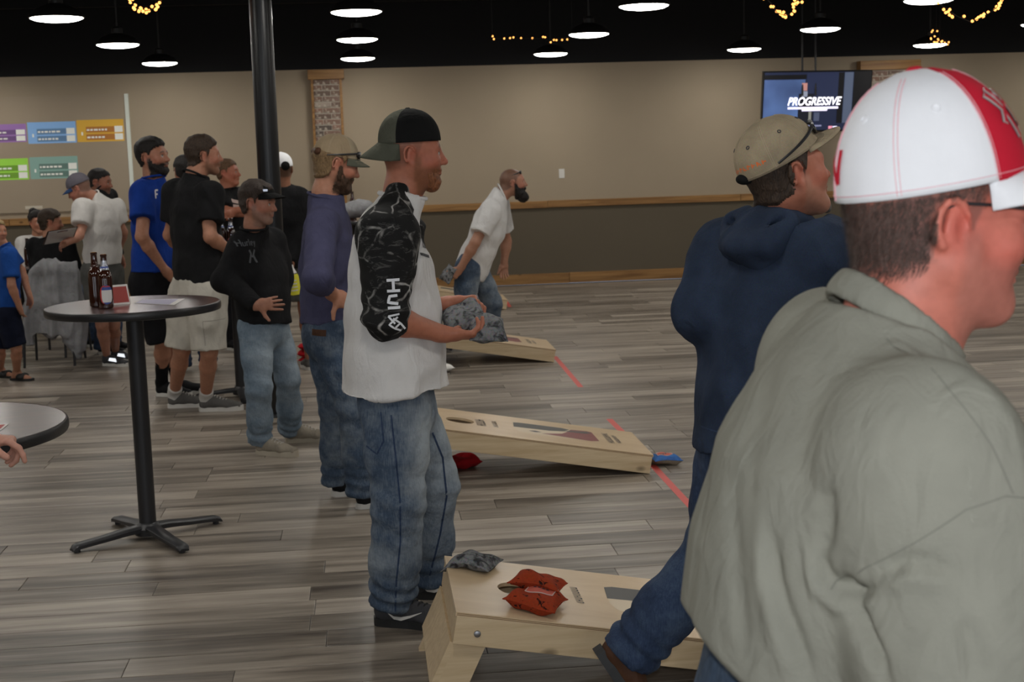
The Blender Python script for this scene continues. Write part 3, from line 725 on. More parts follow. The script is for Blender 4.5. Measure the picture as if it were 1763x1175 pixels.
def bean_bag(c, X, Zn, mat_top, label, size=.155, th=.030, bend=0.0, seed=0, mat_bot=None, patch=None, droop=None):
    """square stuffed bag; X = edge direction, Zn = up normal"""
    X = unit(X); Zn = unit(Zn); X = unit(X-Zn*np.dot(X, Zn)); Yv = np.cross(Zn, X); n = 18; rnd = np.random.RandomState(seed); ph = rnd.rand(6)*6
    def pt(i, j, sg, lift=0.0):
        u, v = 2*i/n-1, 2*j/n-1; e = max(0, (1-abs(u)**3))**.5*max(0, (1-abs(v)**3))**.5
        pin = 1-.10*(1-u*u)*abs(v)**2 if False else 1
        x = u*size/2*(1-.10*(1-abs(v))**1*0-.085*(1-v*v)*abs(u)); y = v*size/2*(1-.085*(1-u*u)*abs(v))
        z = sg*(th*e*(1+.22*math.sin(3.1*u+ph[0])*math.sin(2.7*v+ph[1])+.14*math.sin(6*u+ph[2]+3*v))+lift)-bend*(u*u)*.5*(1+.3*v)+.005*math.sin(2.2*u+1.9*v+ph[3])
        if droop: z -= droop*max(0, -u-.15)**2
        return x*X+y*Yv+z*Zn
    t = empty('bean_bag', tuple(c), label=label, cat='bean bag')
    for sg, m, nm in ((1, mat_top, 'upper_face'), (-1, mat_bot or mat_top, 'lower_face')):
        vs = [pt(i, j, sg) for j in range(n+1) for i in range(n+1)]; fs = [((j*(n+1)+i), (j*(n+1)+i+1), ((j+1)*(n+1)+i+1), ((j+1)*(n+1)+i)) for j in range(n) for i in range(n)]
        if sg < 0: fs = [f[::-1] for f in fs]
        mobj(nm, vs, fs, m, t, smooth=True)
    ed = [pt(i, 0, 1) for i in range(n)]+[pt(n, j, 1) for j in range(n)]+[pt(n-i, n, 1) for i in range(n)]+[pt(0, n-j, 1) for j in range(n+1)]
    mb = MB(); mb.tube(ed, .0022, 5); mb.build('seam', mat_top, t, smooth=True)
    if patch:
        i0, i1, j0, j1 = patch; vs = [pt(i0+(i1-i0)*a/8, j0+(j1-j0)*b/8, 1, .0012) for b in range(9) for a in range(9)]
        fs = [(b*9+a, b*9+a+1, (b+1)*9+a+1, (b+1)*9+a) for b in range(8) for a in range(8)]
        p_ = mobj('label_patch', vs, fs, M_patch, t, smooth=True)
        e2 = [vs[k] for k in list(range(9))+[9*b+8 for b in range(1, 9)]+[72+a for a in range(7, -1, -1)]+[9*b for b in range(7, -1, -1)]]; mb = MB(); mb.tube(e2, .0018, 5); mb.build('border', M_patch_edge, p_)
        for k in range(4):
            q = [pt(i0+(i1-i0)*(.2+.15*k+a), j0+(j1-j0)*(.42+b), 1, .002) for a, b in ((0, 0), (.09, 0), (.12, .22), (.03, .22))]; mobj('letter_mark', q, [(0, 1, 2, 3)], M_ink, p_)
    return t
UPB = np.array([math.sin(TILT), 0, math.cos(TILT)]); XB = np.array([math.cos(TILT), 0, -math.sin(TILT)])
BX1 = .229+BL_*math.cos(TILT)-.1016*math.sin(TILT)
def on_board(bx, by, s, y, lift): return np.array([bx, by, 0])-XB*s+V(0, y, 0)+UPB*(.1017+lift)
bean_bag(on_board(BX1, 4.172, 1.135, .515, .022), (.92, -.40, -.16), UPB, M_bag_grey, 'grey camouflage bean bag draped over the raised corner of the nearest board', .165, .027, .004, 3, droop=.05)
bean_bag(on_board(BX1, 4.172, .968, .120, .030), (1, -.42, -.17), UPB, M_bag_orange, 'orange printed bean bag lying flat on the nearest board with its label up', .168, .031, .004, 5, patch=(5, 15, 8, 16))
bean_bag(on_board(BX1, 4.172, .952, .222, .058), (1, -.36, -.20), UPB+V(.02, .10, 0), M_bag_orange, 'orange printed bean bag leaning on top of the other beside the board hole', .165, .028, .010, 8)
p0 = pz(1147, 803); bean_bag(p0+V(0, .05, .030), (1, .15, 0), (0, .06, 1), M_bag_blue, 'blue bean bag with tan underside at the front end of the middle board', .155, .029, 0, 4, mat_bot=M_bag_tan, patch=(3, 13, 4, 14))
p0 = pz(800, 808); bean_bag(p0+V(0, .05, .033), (1, .3, 0), (0, 0, 1), M_bag_red, 'red bean bag on the floor in the shade beneath the middle board', .155, .032, 0, 6)
p0 = pz(530, 627)
for i, w_ in enumerate(('bottom', 'middle', 'top')):
    bean_bag(p0+V(random.uniform(-.01, .01), .05, .031+.054*i), (1, .1*i-.1, 0), (0, 0, 1), M_bag_red, 'red bean bag at the %s of the small stack on the floor' % w_, .155, .026, 0, 20+i)
p0 = pz(762, 642); bean_bag(p0+V(0, .04, .03), (1, .3, 0), (0, 0, 1), M_bag_white, 'white bean bag on the floor just past the white shirt hem', .15, .03, 0, 30)  # bag form used for a small white object of unknown kind

# high-top tables
M_tabletop = wood('dark_mahogany_laminate', (.045, .014, .010), (.085, .028, .020), (5, 30, 30), .34, knots=False, gstr=.0); BS(M_tabletop).inputs['IOR'].default_value = 1.7; BS(M_tabletop).inputs['Coat Weight'].default_value = 1.0; BS(M_tabletop).inputs['Coat Roughness'].default_value = .20; BS(M_tabletop).inputs['Coat IOR'].default_value = 1.8
M_edge = mat('black_vinyl_edge', (.012, .012, .013), .35)
def round_table(x, y, h, r, label, rot=0.0, foot=.30, post=.038):
    t = empty('round_table', (x, y, 0), rot, label=label, cat='table')
    mb = MB(); mb.lathe([(r-.008, h-.031), (r-.006, h-.001), (r-.007, h)], 72); mb.build('top', M_tabletop, t, smooth=True)
    prof = [(r-.012, h-.036), (r-.003, h-.034), (r, h-.027), (r, h-.009), (r-.003, h-.002), (r-.009, h+.0006), (r-.009, h-.03)]; mb = MB(); mb.lathe(prof+[prof[0]], 72, close=False); mb.build('edge_band', M_edge, t, smooth=True)
    mb = MB(); mb.lathe([(post, .04), (post, h-.04)], 36); mb.build('post', M_blackmetal, t, smooth=True)
    mb = MB(); mb.box((-.14, -.14, h-.05), (.14, .14, h-.036)); mb.build('mounting_plate', M_blackmetal, t, bevel=.003)
    mb = MB(); mb.lathe([(.06, .02), (.062, .05), (.045, .07), (post+.001, .075)], 30); mb.build('hub', M_blackmetal, t, smooth=True)
    for k in range(4):
        a = k*math.pi/2; d = V(math.cos(a), math.sin(a), 0); s = V(-d[1], d[0], 0); rows = []
        for rr, z1, z0, w_ in ((.0, .066, .038, .036), (.10, .062, .036, .034), (.20, .050, .028, .031), (foot-.03, .040, .018, .029), (foot-.01, .034, .012, .027), (foot, .022, .010, .022)):
            rows.append([d*rr+s*w_+V(0, 0, z0), d*rr+s*w_+V(0, 0, z1-.008), d*rr+s*(w_-.01)+V(0, 0, z1), d*rr-s*(w_-.01)+V(0, 0, z1), d*rr-s*w_+V(0, 0, z1-.008), d*rr-s*w_+V(0, 0, z0)])
        vs = [p for r_ in rows for p in r_]; fs = [(i*6+j, i*6+(j+1) % 6, (i+1)*6+(j+1) % 6, (i+1)*6+j) for i in range(5) for j in range(6)]+[(0, 1, 2, 3, 4, 5), (35, 34, 33, 32, 31, 30)]
        ft = mobj('foot', vs, [f[::-1] for f in fs], M_blackmetal, t, smooth=True); ft.data.set_sharp_from_angle(angle=.7)
        mb = MB(); mb.lathe([(.014, 0), (.014, .014)], 12, tuple(d*(foot-.025))); mb.build('glide', M_dark, ft)
    return t
TX, TY, TH = -1.032, 6.43, 1.0657
round_table(TX, TY, TH, .381, 'tall round mahogany bar table with black post holding two bottles', math.radians(33), .36)
round_table(-1.392, 4.42, .914, .457, 'round table corner with a hand on its black edge', .3, .36, .045)
q = pz(438, 688); round_table(q[0]-.10, q[1]+.15, 1.04, .30, 'tall round table hidden behind the man in the visor', .15, .33)
q = px(612, 378, 14.2); round_table(q[0], 14.2, q[2], .38, 'dark tall table under a grey jacket behind the cap with sunglasses', .5, .33)

# bottles
M_amber = mat('amber_bottle_glass', (.030, .008, .004), .06, spec=.6); BS(M_amber).inputs['Coat Weight'].default_value = .4
M_labelw = mat('white_paper_label', (.62, .60, .58), .6); M_labelb = mat('blue_label_ink', (.03, .06, .25), .5); M_labelr = mat('red_label_ink', (.42, .03, .03), .5); M_foil = mat('silver_foil', (.50, .52, .58), .25, .8)
def bottle(p, label, facing=0.0, kind=0, s=1.0, M=None):
    t = empty('beer_bottle', tuple(p), facing, label=label, cat='bottle', group='brown beer bottles')
    mb = MB(); mb.lathe([(.026, 0), (.0305, .004), (.0305, .125), (.028, .145), (.020, .165), (.0145, .18), (.0125, .218), (.0125, .222), (.0142, .224), (.0142, .231), (.012, .233)], 36); mb.build('glass', M_amber, t, smooth=True)
    if kind >= 1:                                               # oval label, neck foil
        n = 20; vs = [(.0311*math.cos(a0), .0311*math.sin(a0), zz) for k in range(n) for a0, zz in ((-.85*(1-((k/(n-1))*2-1)**4*.55), .025+.075*k/(n-1)), (0.0, .025+.075*k/(n-1)), (.85*(1-((k/(n-1))*2-1)**4*.55), .025+.075*k/(n-1)))]
        vs = []
        for k in range(n):
            f = k/(n-1)*2-1; w_ = .9*(1-abs(f)**3)**.5 if abs(f) < 1 else 0.02
            for i in range(9): a0 = w_*(i/4-1); vs.append((.0312*math.cos(a0), .0312*math.sin(a0), .06+.042*f))
        fs = [(k*9+i, k*9+i+1, (k+1)*9+i+1, (k+1)*9+i) for k in range(n-1) for i in range(8)]; ol = mobj('oval_label', vs, fs, M_labelw, t, smooth=True)
        v2 = [(x*1.006, y*1.006, z) for x, y, z in vs]; mobj('label_border', v2, [f for i, f in enumerate(fs) if i//8 > 13 or i//8 < 2], M_labelb, ol); v3 = [(x*1.008, y*1.008, z) for x, y, z in vs]; mobj('label_border', v3, [f for i, f in enumerate(fs) if i % 8 == 0 or i//8 == 17], M_labelr, ol)
        mb = MB(); mb.lathe([(.0206, .166), (.0152, .181), (.0135, .206)], 24, close=False); fo = mb.build('neck_foil', M_foil, t, smooth=True)
        mb = MB(); mb.lathe([(.0182, .174), (.0158, .181)], 24, close=False); mb.build('foil_band', M_labelb, fo, smooth=True)
    t.scale = (s, s, s); return t
bp = pz(166, 529, TH); bottle(bp+V(0, .02, .001), 'brown bottle without a visible label at the back on the bar table', 1.0, 0, 1.02)
bp = pz(184, 531, TH); bottle(bp+V(0, 0, .001), 'brown bottle with oval white label and silver neck foil on the bar table', -1.35, 1, 1.0)
# napkin / menu tent card and leaflet on the bar table
M_card = mat('white_card', (.66, .63, .60), .6); M_cardred = mat('card_red_print', (.34, .04, .03), .6); M_cardlilac = mat('leaflet_lilac_print', (.36, .34, .46), .5)
cp = pz(204, 524, TH); t = empty('tent_card', tuple(cp+V(0, 0, .0008)), .5, label='small folded red and white tent card behind the bottles', cat='card')
mobj('front_panel', [(-.045, -.03, 0), (.045, -.03, 0), (.045, 0, .085), (-.045, 0, .085), (-.045, -.028, 0), (.045, -.028, 0), (.045, .002, .085), (-.045, .002, .085)], [(0, 1, 2, 3), (7, 6, 5, 4), (0, 4, 5, 1), (1, 5, 6, 2), (3, 2, 6, 7), (0, 3, 7, 4)], M_card, t)
mobj('back_panel', [(-.045, .03, 0), (.045, .03, 0), (.045, .002, .085), (-.045, .002, .085), (-.045, .032, 0), (.045, .032, 0), (.045, .004, .085), (-.045, .004, .085)], [(3, 2, 1, 0), (4, 5, 6, 7)], M_card, t)
mobj('red_print', [(.006-.04, -.0285, .008), (.04, -.0285, .008), (.038, -.004, .077), (-.03, -.004, .077)], [(0, 1, 2, 3)], M_cardred, t)
lp = [pz(232, 523, TH), pz(300, 526, TH), pz(318, 515, TH), pz(248, 516, TH)]; c0 = sum(lp)/4; t = empty('leaflet', tuple(c0+V(0, 0, .0010)), label='flat printed leaflet lying on the bar table', cat='leaflet')
mobj('sheet', [p-c0 for p in lp]+[p-c0+V(0, 0, .0006) for p in lp], [(3, 2, 1, 0), (4, 5, 6, 7), (0, 1, 5, 4), (1, 2, 6, 5), (2, 3, 7, 6), (3, 0, 4, 7)], M_card, t)
sh = [(p-c0)*.86+V(-.012, 0, .0009) for p in lp]; mobj('print', sh, [(0, 1, 2, 3)], M_cardlilac, t)
# card on near-left table
lp = [pz(-34, 745, .914), pz(2, 742, .914), pz(15, 731, .914), pz(-16, 732, .914)]; c0 = sum(lp)/4; t = empty('coaster_card', tuple(c0+V(0, 0, .0010)), label='red card with white border on the round table corner', cat='card')
mobj('sheet', [p-c0 for p in lp]+[p-c0+V(0, 0, .001) for p in lp], [(3, 2, 1, 0), (4, 5, 6, 7), (0, 1, 5, 4), (1, 2, 6, 5), (2, 3, 7, 6), (3, 0, 4, 7)], M_card, t); mobj('red_print', [(p-c0)*.75+V(0, 0, .0013) for p in lp], [(0, 1, 2, 3)], M_cardred, t)
# two bottles behind the visor man, on the hidden tall table
q = pz(438, 688)
for k, (x_, lb) in enumerate(((382, 'brown bottle with blue neck foil left of its twin behind the visor'), (398, 'brown bottle with blue neck foil right of its twin behind the visor'))):
    p = px(x_, 410, q[1]+.03); bottle((p[0], q[1]+.03, 1.041), lb, -1.5, 1)
# ================================================================== PEOPLE
M_skin = mat('skin', (.5, .28, .2), .5, spec=.35)
def _skin_nodes():
    m = M_skin; a = N(m, 'ShaderNodeAttribute', attribute_name='Col'); co = coords(m); n = N(m, 'ShaderNodeTexNoise', i_Scale=60.0, i_Detail=4.0); L(m, co, 'Vector', n, 'Vector')
    r = ramp(m, [(.3, (.86, .84, .83)), (.7, (1.0, 1.0, 1.0))]); L(m, n, 'Fac', r, 'Fac'); mx = N(m, 'ShaderNodeMix', data_type='RGBA', blend_type='MULTIPLY'); mx.inputs[0].default_value = 1.0
    L(m, a, 'Color', mx, 6); L(m, r, 'Color', mx, 7); L(m, mx, 2, BS(m), 'Base Color'); n2 = N(m, 'ShaderNodeTexNoise', i_Scale=300.0); L(m, co, 'Vector', n2, 'Vector'); bump(m, n2, 'Fac', .12, .002)
    BS(m).inputs['Subsurface Weight'].default_value = .08; BS(m).inputs['Subsurface Radius'].default_value = (.012, .004, .002); BS(m).inputs['Subsurface Scale'].default_value = 1.0
_skin_nodes()
def hair_mat(name, col):
    m = mat(name, col, .6, spec=.3); co = coords(m, (1, 1, .35)); n = N(m, 'ShaderNodeTexNoise', i_Scale=170.0, i_Detail=3.0, i_Distortion=.6); L(m, co, 'Vector', n, 'Vector')
    r = ramp(m, [(.3, mul(col, .55)), (.7, mul(col, 1.35))]); L(m, n, 'Fac', r, 'Fac'); L(m, r, 'Color', BS(m), 'Base Color'); bump(m, n, 'Fac', .8, .006); return m
def frame_of(hf, hu):
    f = unit(hf); u = np.asarray(hu, float); u = unit(u-f*np.dot(u, f)); return np.stack([np.cross(f, u), f, u], 1)     # columns: right, forward, up
def stand(x, y, ht=1.8, f=(1, 0, 0)):
    s = ht/1.8; f = unit(f); r = np.cross(f, V(0, 0, 1)); c = V(x, y, 0)
    J = dict(f=f, s=s, head=c+V(0, 0, 1.665*s)+f*.035*s, hf=f, hu=V(0, 0, 1), neck=c+V(0, 0, 1.53*s))
    for k, sg in (('R', 1), ('L', -1)):
        J['s'+k] = c+r*sg*.185*s+V(0, 0, 1.455*s); J['e'+k] = c+r*sg*.23*s+V(0, 0, 1.14*s)-f*.03; J['w'+k] = c+r*sg*.235*s+V(0, 0, .89*s)+f*.04
        J['h'+k] = c+r*sg*.09*s+V(0, 0, .93*s); J['k'+k] = c+r*sg*.10*s+V(0, 0, .50*s)+f*.02; J['a'+k] = c+r*sg*.11*s+V(0, 0, .09*s)-f*.02
    return J
def add_hand(F, w, d, n, side, s=1.0, curl=(25, 30, 20), thumb=(.55, .65, .35), spread=.06, tcurl=20):
    """palm + four fingers of three bones + thumb; n points out of the palm, fingers curl towards n"""
    d = unit(d); n = unit(np.asarray(n, float)-d*np.dot(n, d)); t = np.cross(d, n)*(1 if side == 'R' else -1)      # towards the thumb
    t = -t
    F.cone(w-d*.02*s, w+d*.035*s, .023*s, .021*s, .015*s, t, 1.25, 1.6); F.cone(w+d*.03*s, w+d*.088*s, .0165*s, .0135*s, .012*s, t, 2.1, 2.75)
    F.ell(w+d*.045*s+t*.024*s+n*.010*s, (.017*s,)*3, None, .014*s)
    cu = curl if hasattr(curl[0], '__len__') else [curl]*4
    for i, (off, ln, r) in enumerate(((.031, .072, .0092), (.0105, .080, .0094), (-.0100, .075, .0090), (-.0290, .059, .0080))):
        p = w+d*(.088-.004*abs(i-1))*s+t*off*s; a = 0; q0 = p; dd = unit(d+t*spread*(1.4-i)); seg = (.46, .30, .24)
        for j in range(3):
            a += math.radians(cu[i][j]); dirv = dd*math.cos(a)+n*math.sin(a); q1 = q0+dirv*ln*seg[j]*s
            F.cone(q0, q1, r*s*(1-.10*j), r*s*(.94-.10*j), .004*s); q0 = q1
    q0 = w+d*.030*s+t*.026*s; dd = unit(d*thumb[0]+t*thumb[1]+n*thumb[2]); q1 = q0+dd*.046*s; d2 = unit(dd*math.cos(math.radians(tcurl))+d*math.sin(math.radians(tcurl))); q2 = q1+d2*.034*s
    F.cone(q0, q1, .014*s, .0115*s, .010*s); F.cone(q1, q2, .0112*s, .0090*s, .004*s)
def add_head(F, H, B, s=1.0, jaw=1.0, detail=True, fat=0.0, nose=1.0):
    T = lambda x, y, z: H+B@(np.array([x, y, z])*s)
    R = B.T
    E = lambda c, r, k=.015, op='u', Rm=R: F.ell(T(*c), np.array(r)*s, Rm, k*s, op)
    E((0, -.014, .036), (.0765, .098, .087)); E((0, .030, .012), (.066, .066, .075), .03)
    E((0, .036, -.042), (.056*jaw+fat*.6, .055+fat*.4, .066), .03); E((0, .070, -.094), (.025*jaw, .020, .019), .03)
    for sg in (-1, 1):
        F.cone(T(sg*.057*jaw, .002, -.040), T(sg*.022, .070, -.094), .021*s+fat*.5, .017*s+fat*.3, .03*s)
        E((sg*.038, .068, -.018), (.026+fat, .022, .024), .03)
    F.cone(T(-.042, .077, .028), T(.042, .077, .028), .0145*s, .0145*s, .02*s)
    if detail:
        for sg in (-1, 1): E((sg*.032, .104, .008), (.019, .016, .0115), .012, 's')
    F.cone(T(0, .094, .020), T(0, .113*(1+.05*(nose-1)), -.020), .0075*s, .0115*s*nose, .012*s); E((0, .114, -.024), (.0125*nose, .0120*nose, .0100), .008)
    for sg in (-1, 1): E((sg*.0125*nose, .103, -.027), (.0085, .0100, .0075), .006)
    E((0, .092, -.047), (.026, .010, .010), .010)
    if detail:
        E((0, .0965, -.0535), (.022, .0085, .0050), .005); E((0, .0950, -.0640), (.0190, .0090, .0058), .005); F.cone(T(-.021, .106, -.0585), T(.021, .106, -.0585), .0022*s, .0022*s, .004*s, op='s')
        for sg in (-1, 1): E((sg*.0315, .0825, .0075), (.0128, .0125, .0118), .003)
    for sg in (-1, 1):                                      # ears: shell with helix, hollow and lobe
        c, s_ = math.cos(sg*.45), math.sin(sg*.45); Rz = np.array([[c, s_, 0], [-s_, c, 0], [0, 0, 1]])
        E((sg*.0775, -.008, .000), (.0075, .0185, .0300), .008, 'u', Rz@R)
        if detail:
            pts = [T(sg*(.083+.004*math.sin(a*.5)), -.012+.0190*math.cos(a)-.004, .004+.0285*math.sin(a)) for a in np.linspace(-.1, 4.1, 9)]
            F.chain(pts, [.0040*s]*9, .004*s); E((sg*.0855, -.004, .000), (.0045, .0085, .0150), .006, 's', Rz@R); E((sg*.079, -.002, -.026), (.0060, .0085, .0095), .006)
    return T
def hairline(y): return np.interp(y, [-.11, -.07, -.03, -.012, .012, .022, .034, .055, .085, .11], [-.062, -.058, -.042, -.01, -.012, .012, .045, .058, .070, .080])
def paint_skin(P, H, B, s, skin, hairc, stubble=None, buzz=0.0, blush=1.0, brow=True, stub_amt=.7):
    q = (P-H)@B/s; n = len(P); col = np.tile(np.array(skin, float), (n, 1)); x, y, z = np.abs(q[:, 0]), q[:, 1], q[:, 2]
    hd = np.linalg.norm(q, axis=1) < .19
    def g(c, sg): return np.exp(-((x-c[0])**2+(y-c[1])**2+(z-c[2])**2)/(2*sg*sg))*hd
    red = np.clip(.45*g((0, .118, -.02), .018)+.8*g((.052, .06, -.03), .028)+.9*g((.082, -.005, 0), .022)+.35*g((.03, .08, .06), .04), 0, 1)*blush
    col *= 1-red[:, None]*np.array([.0, .22, .20]); col[:, 0] *= 1+.05*red
    def mix(mask, c):
        nonlocal col; mask = np.clip(mask, 0, 1)[:, None]*hd[:, None]; col = col*(1-mask)+np.array(c, float)*mask
    mix(.75*np.exp(-((x/.020)**4+((z+.0585)/.0085)**4))*(y > .080), np.array(skin)*np.array([.80, .52, .50]))
    if stubble is not None:
        jawm = (np.clip((-.030-z)/.02, 0, 1)*np.clip((y+.005)/.02, 0, 1)*(1-np.exp(-((x/.017)**2+((z+.060)/.008)**2)))*(z > -.135))
        mous = np.exp(-((x/.026)**4+((z+.043)/.008)**4))*(y > .07); side = np.exp(-(((y-.012)/.014)**4))*np.clip((.01-z)/.02, 0, 1)*(z > -.09)*(x > .05)
        mix(stub_amt*np.maximum(np.maximum(jawm, mous), side), stubble)
    if buzz > 0: mix(buzz*np.clip((z-hairline(y))/.014, 0, 1)*(y < .10)*(1-((x > .0775) & (np.abs(y+.008) < .028) & (np.abs(z) < .036))), hairc)
    if brow: mix(.85*np.exp(-(((z-.0285-.006*np.sin(x*60))/.0048)**4+((x-.032)/.021)**6))*(y > .05), hairc)
    ed = np.sqrt((x-.0315)**2+(y-.0825)**2+(z-.0075)**2); mix((ed < .0142)*(y > .088)*(np.abs(z-.0065) < .0062), (.55, .52, .48)); mix((ed < .0142)*(y > .086)*(np.abs(z-.0135) < .0022), np.array(hairc)*.5)
    mix((np.hypot(x-.0315, z-.0070) < .0056)*(y > .089)*hd, (.05, .045, .04))
    return col
def shell_from(body, P, Fc, mask, thick, name, m, parent, noise=.0, seed=3, freq=140, drift=None):
    """a thin layer grown on part of the body surface (hair, beard)"""
    n = vnormals(P, Fc); keep = (mask[Fc] > 0).all(1); F2 = Fc[keep]
    if not len(F2): return None
    lab = np.arange(len(P))
    for _ in range(400):
        mn = lab[F2].min(1); l2 = lab.copy(); np.minimum.at(l2, F2.ravel(), np.repeat(mn, 4))
        if (l2 == lab).all(): break
        lab = l2
    fl = lab[F2[:, 0]]; u_, c_ = np.unique(fl, return_counts=True); F2 = F2[fl == u_[c_.argmax()]]
    ids, inv = np.unique(F2, return_inverse=True); F2 = inv.reshape(F2.shape); Q = P[ids]; t = thick[ids]*np.clip(mask[ids], 0, 1)
    Q = Q+n[ids]*(t+noise*np.clip(mask[ids], 0, 1)*wob(Q, freq, seed))[:, None]
    if drift is not None: Q = Q+np.clip(mask[ids], 0, 1)[:, None]*drift(P[ids])
    o = np_obj(name, Q, F2, m, parent); return o
class Person: pass
def person(label, J, skin=(.47, .255, .18), hairc=(.05, .035, .025), h=.014, hf=.006, hand_fine=None, hands=None, stubble=None, stub_amt=.7, buzz=0.0, build=1.0, jaw=1.0, fat=0.0, legs=True, arms=('R', 'L'), detail=True, neck_r=.058, blush=1.0, bare_feet=(), nose=1.0, name='person'):
    p = Person(); p.J = J; s = J['s']; p.s = s; B = frame_of(J['hf'], J['hu']); H = J['head']; p.B, p.H = B, H; F = Field()
    add_head(F, H, B, s, jaw, detail, fat, nose)
    ms = (J['sR']+J['sL'])/2; mh = (J['hR']+J['hL'])/2; w = unit(J['sL']-J['sR']); b = build
    F.cone(H+B@V(0, -.022, -.045)*s, J['neck'], neck_r*s, (neck_r+.003)*s, .035*s)
    F.cone(J['neck'], ms-unit(J['neck']-mh)*.05, .056*s, .066*s*b, .03*s, w, 1.0, 1.5)
    sp = lambda t: mh+(ms-mh)*t
    F.chain([sp(-.12), sp(.3), sp(.7), sp(.95)], [.09*s*b, .09*s*b, .095*s*b, .07*s], .04*s, w, [1.45, 1.45, 1.6, 1.9])
    for k in ('R', 'L'):
        if k in arms:
            F.cone(ms*.25+J['s'+k]*.75, J['e'+k], .052*s*b, .041*s*b, .03*s)
            mid = J['e'+k]*.7+J['w'+k]*.3; F.cone(J['e'+k], mid, .041*s*b, .042*s*b, .02*s); F.cone(mid, J['w'+k], .042*s*b, .028*s, .02*s)
            hd = (hands or {}).get(k, {}); d = hd.get('d', J['w'+k]-J['e'+k]); rr = np.cross(J['f'], V(0, 0, 1)); n = hd.get('n', (-rr if k == 'R' else rr))
            add_hand(F, J['w'+k], d, n, k, s*hd.get('s', 1), hd.get('curl', (22, 28, 18)), hd.get('thumb', (.75, .45, .35)), hd.get('spread', .05), hd.get('tcurl', 20))
        if legs:
            F.cone(J['h'+k], J['k'+k], .082*s*b, .055*s, .04*s); m2 = J['k'+k]*.68+J['a'+k]*.32; F.cone(J['k'+k], m2, .052*s, .054*s, .02*s); F.cone(m2, J['a'+k], .054*s, .034*s, .02*s)
            if k in bare_feet:
                fd = J.get('t'+k, J['f']); A = J['a'+k]; g = V(A[0], A[1], 0); F.cone(A, g-fd*.035*s+V(0, 0, .035*s), .034*s, .034*s, .03*s); F.cone(g+V(0, 0, .06*s), g+fd*.14*s+V(0, 0, .026*s), .036*s, .020*s, .03*s, np.cross(fd, V(0, 0, 1)), 1.0, 2.0)
                for i in range(5): q = g+fd*(.165-.012*i)*s+np.cross(fd, V(0, 0, 1))*(.028-.015*i)*s*(-1 if k == 'R' else 1)+V(0, 0, .020*s); F.cone(q-fd*.03*s, q+fd*.012*s, .010*s, .009*s, .008*s)
    fine = [(H, .150*s, hf)]
    for k in ('R', 'L'):
        if hand_fine and k in hand_fine and k in arms: fine.append((J['w'+k]+unit((hands or {}).get(k, {}).get('d', J['w'+k]-J['e'+k]))*.08*s, .12*s, hand_fine[k]))
    P, Fc = F.mesh(h, fine); p.P, p.F = P, Fc
    col = paint_skin(P, H, B, s, skin, hairc, stubble, buzz, blush, True, stub_amt)
    p.o = np_obj(name, P, Fc, M_skin, None, color=col); tag(p.o, label, 'person')
    return p
def add_hair(p, m, t_top=.018, t_side=.008, noise=.0018, drop=0.0, name='hair', front=0.0, freq=150):
    q = (p.P-p.H)@p.B/p.s; y, z, x = q[:, 1], q[:, 2], np.abs(q[:, 0]); hl = hairline(y)-drop*np.clip((-.0-y)/.05, 0, 1)+front*(y > .06)
    ear = np.exp(-(((y+.010)/.020)**4+((z-.000)/.032)**4))*(x > .072)
    mask = np.where(np.linalg.norm(q, axis=1) < .19, np.clip((z-hl)/.014, -1, 1), -1); mask = np.where(ear > .3, -1, mask); mask = np.where(mask > -1, mask+.20*wob(p.P, 120/p.s, 17)*(np.abs(mask) < .9), mask)
    thick = p.s*(t_side+(t_top-t_side)*np.clip((z-.04)/.06, 0, 1)); return shell_from(p.o, p.P, p.F, mask, thick, name, m, p.o, noise*p.s, 3, freq)
def add_beard(p, m, t=.006, chin=.0, noise=.0012, top=-.028, name='beard', long=0.0, cheek=1.0, y0=.0):
    q = (p.P-p.H)@p.B/p.s; x, y, z = np.abs(q[:, 0]), q[:, 1], q[:, 2]
    line = np.interp(y, [0, .02, .05, .08, .12], [.0, -.005, -.040*cheek, -.040, -.036]); mask = np.clip((line-z)/.010, -1, 1); mask = np.where((y < y0) | (z < -.125), -1, np.minimum(mask, (y-y0)/.012))
    lip = (x < .021) & (np.abs(z+.0585) < .0095) & (y > .06); mask = np.where(lip, -1, mask); nose_ = (z > -.036) & (y > .075); mask = np.where(nose_, -1, mask); mask = np.where(np.linalg.norm(q, axis=1) < .19, mask, -1); mask = np.where(mask > -1, mask+.55*wob(p.P, 190/p.s, 13), mask)
    thick = p.s*(t+chin*np.clip((-.06-z)/.04, 0, 1)*np.clip((y-.02)/.04, 0, 1))
    dr = (lambda Q: -p.B[:, 2]*long*p.s*np.clip((-.055-((Q-p.H)@p.B/p.s)[:, 2])/.04, 0, 1)[:, None]+p.B[:, 1]*long*.25*p.s*np.clip((-.055-((Q-p.H)@p.B/p.s)[:, 2])/.04, 0, 1)[:, None]) if long else None
    return shell_from(p.o, p.P, p.F, mask, thick, name, m, p.o, noise*p.s, 9, 170, dr)
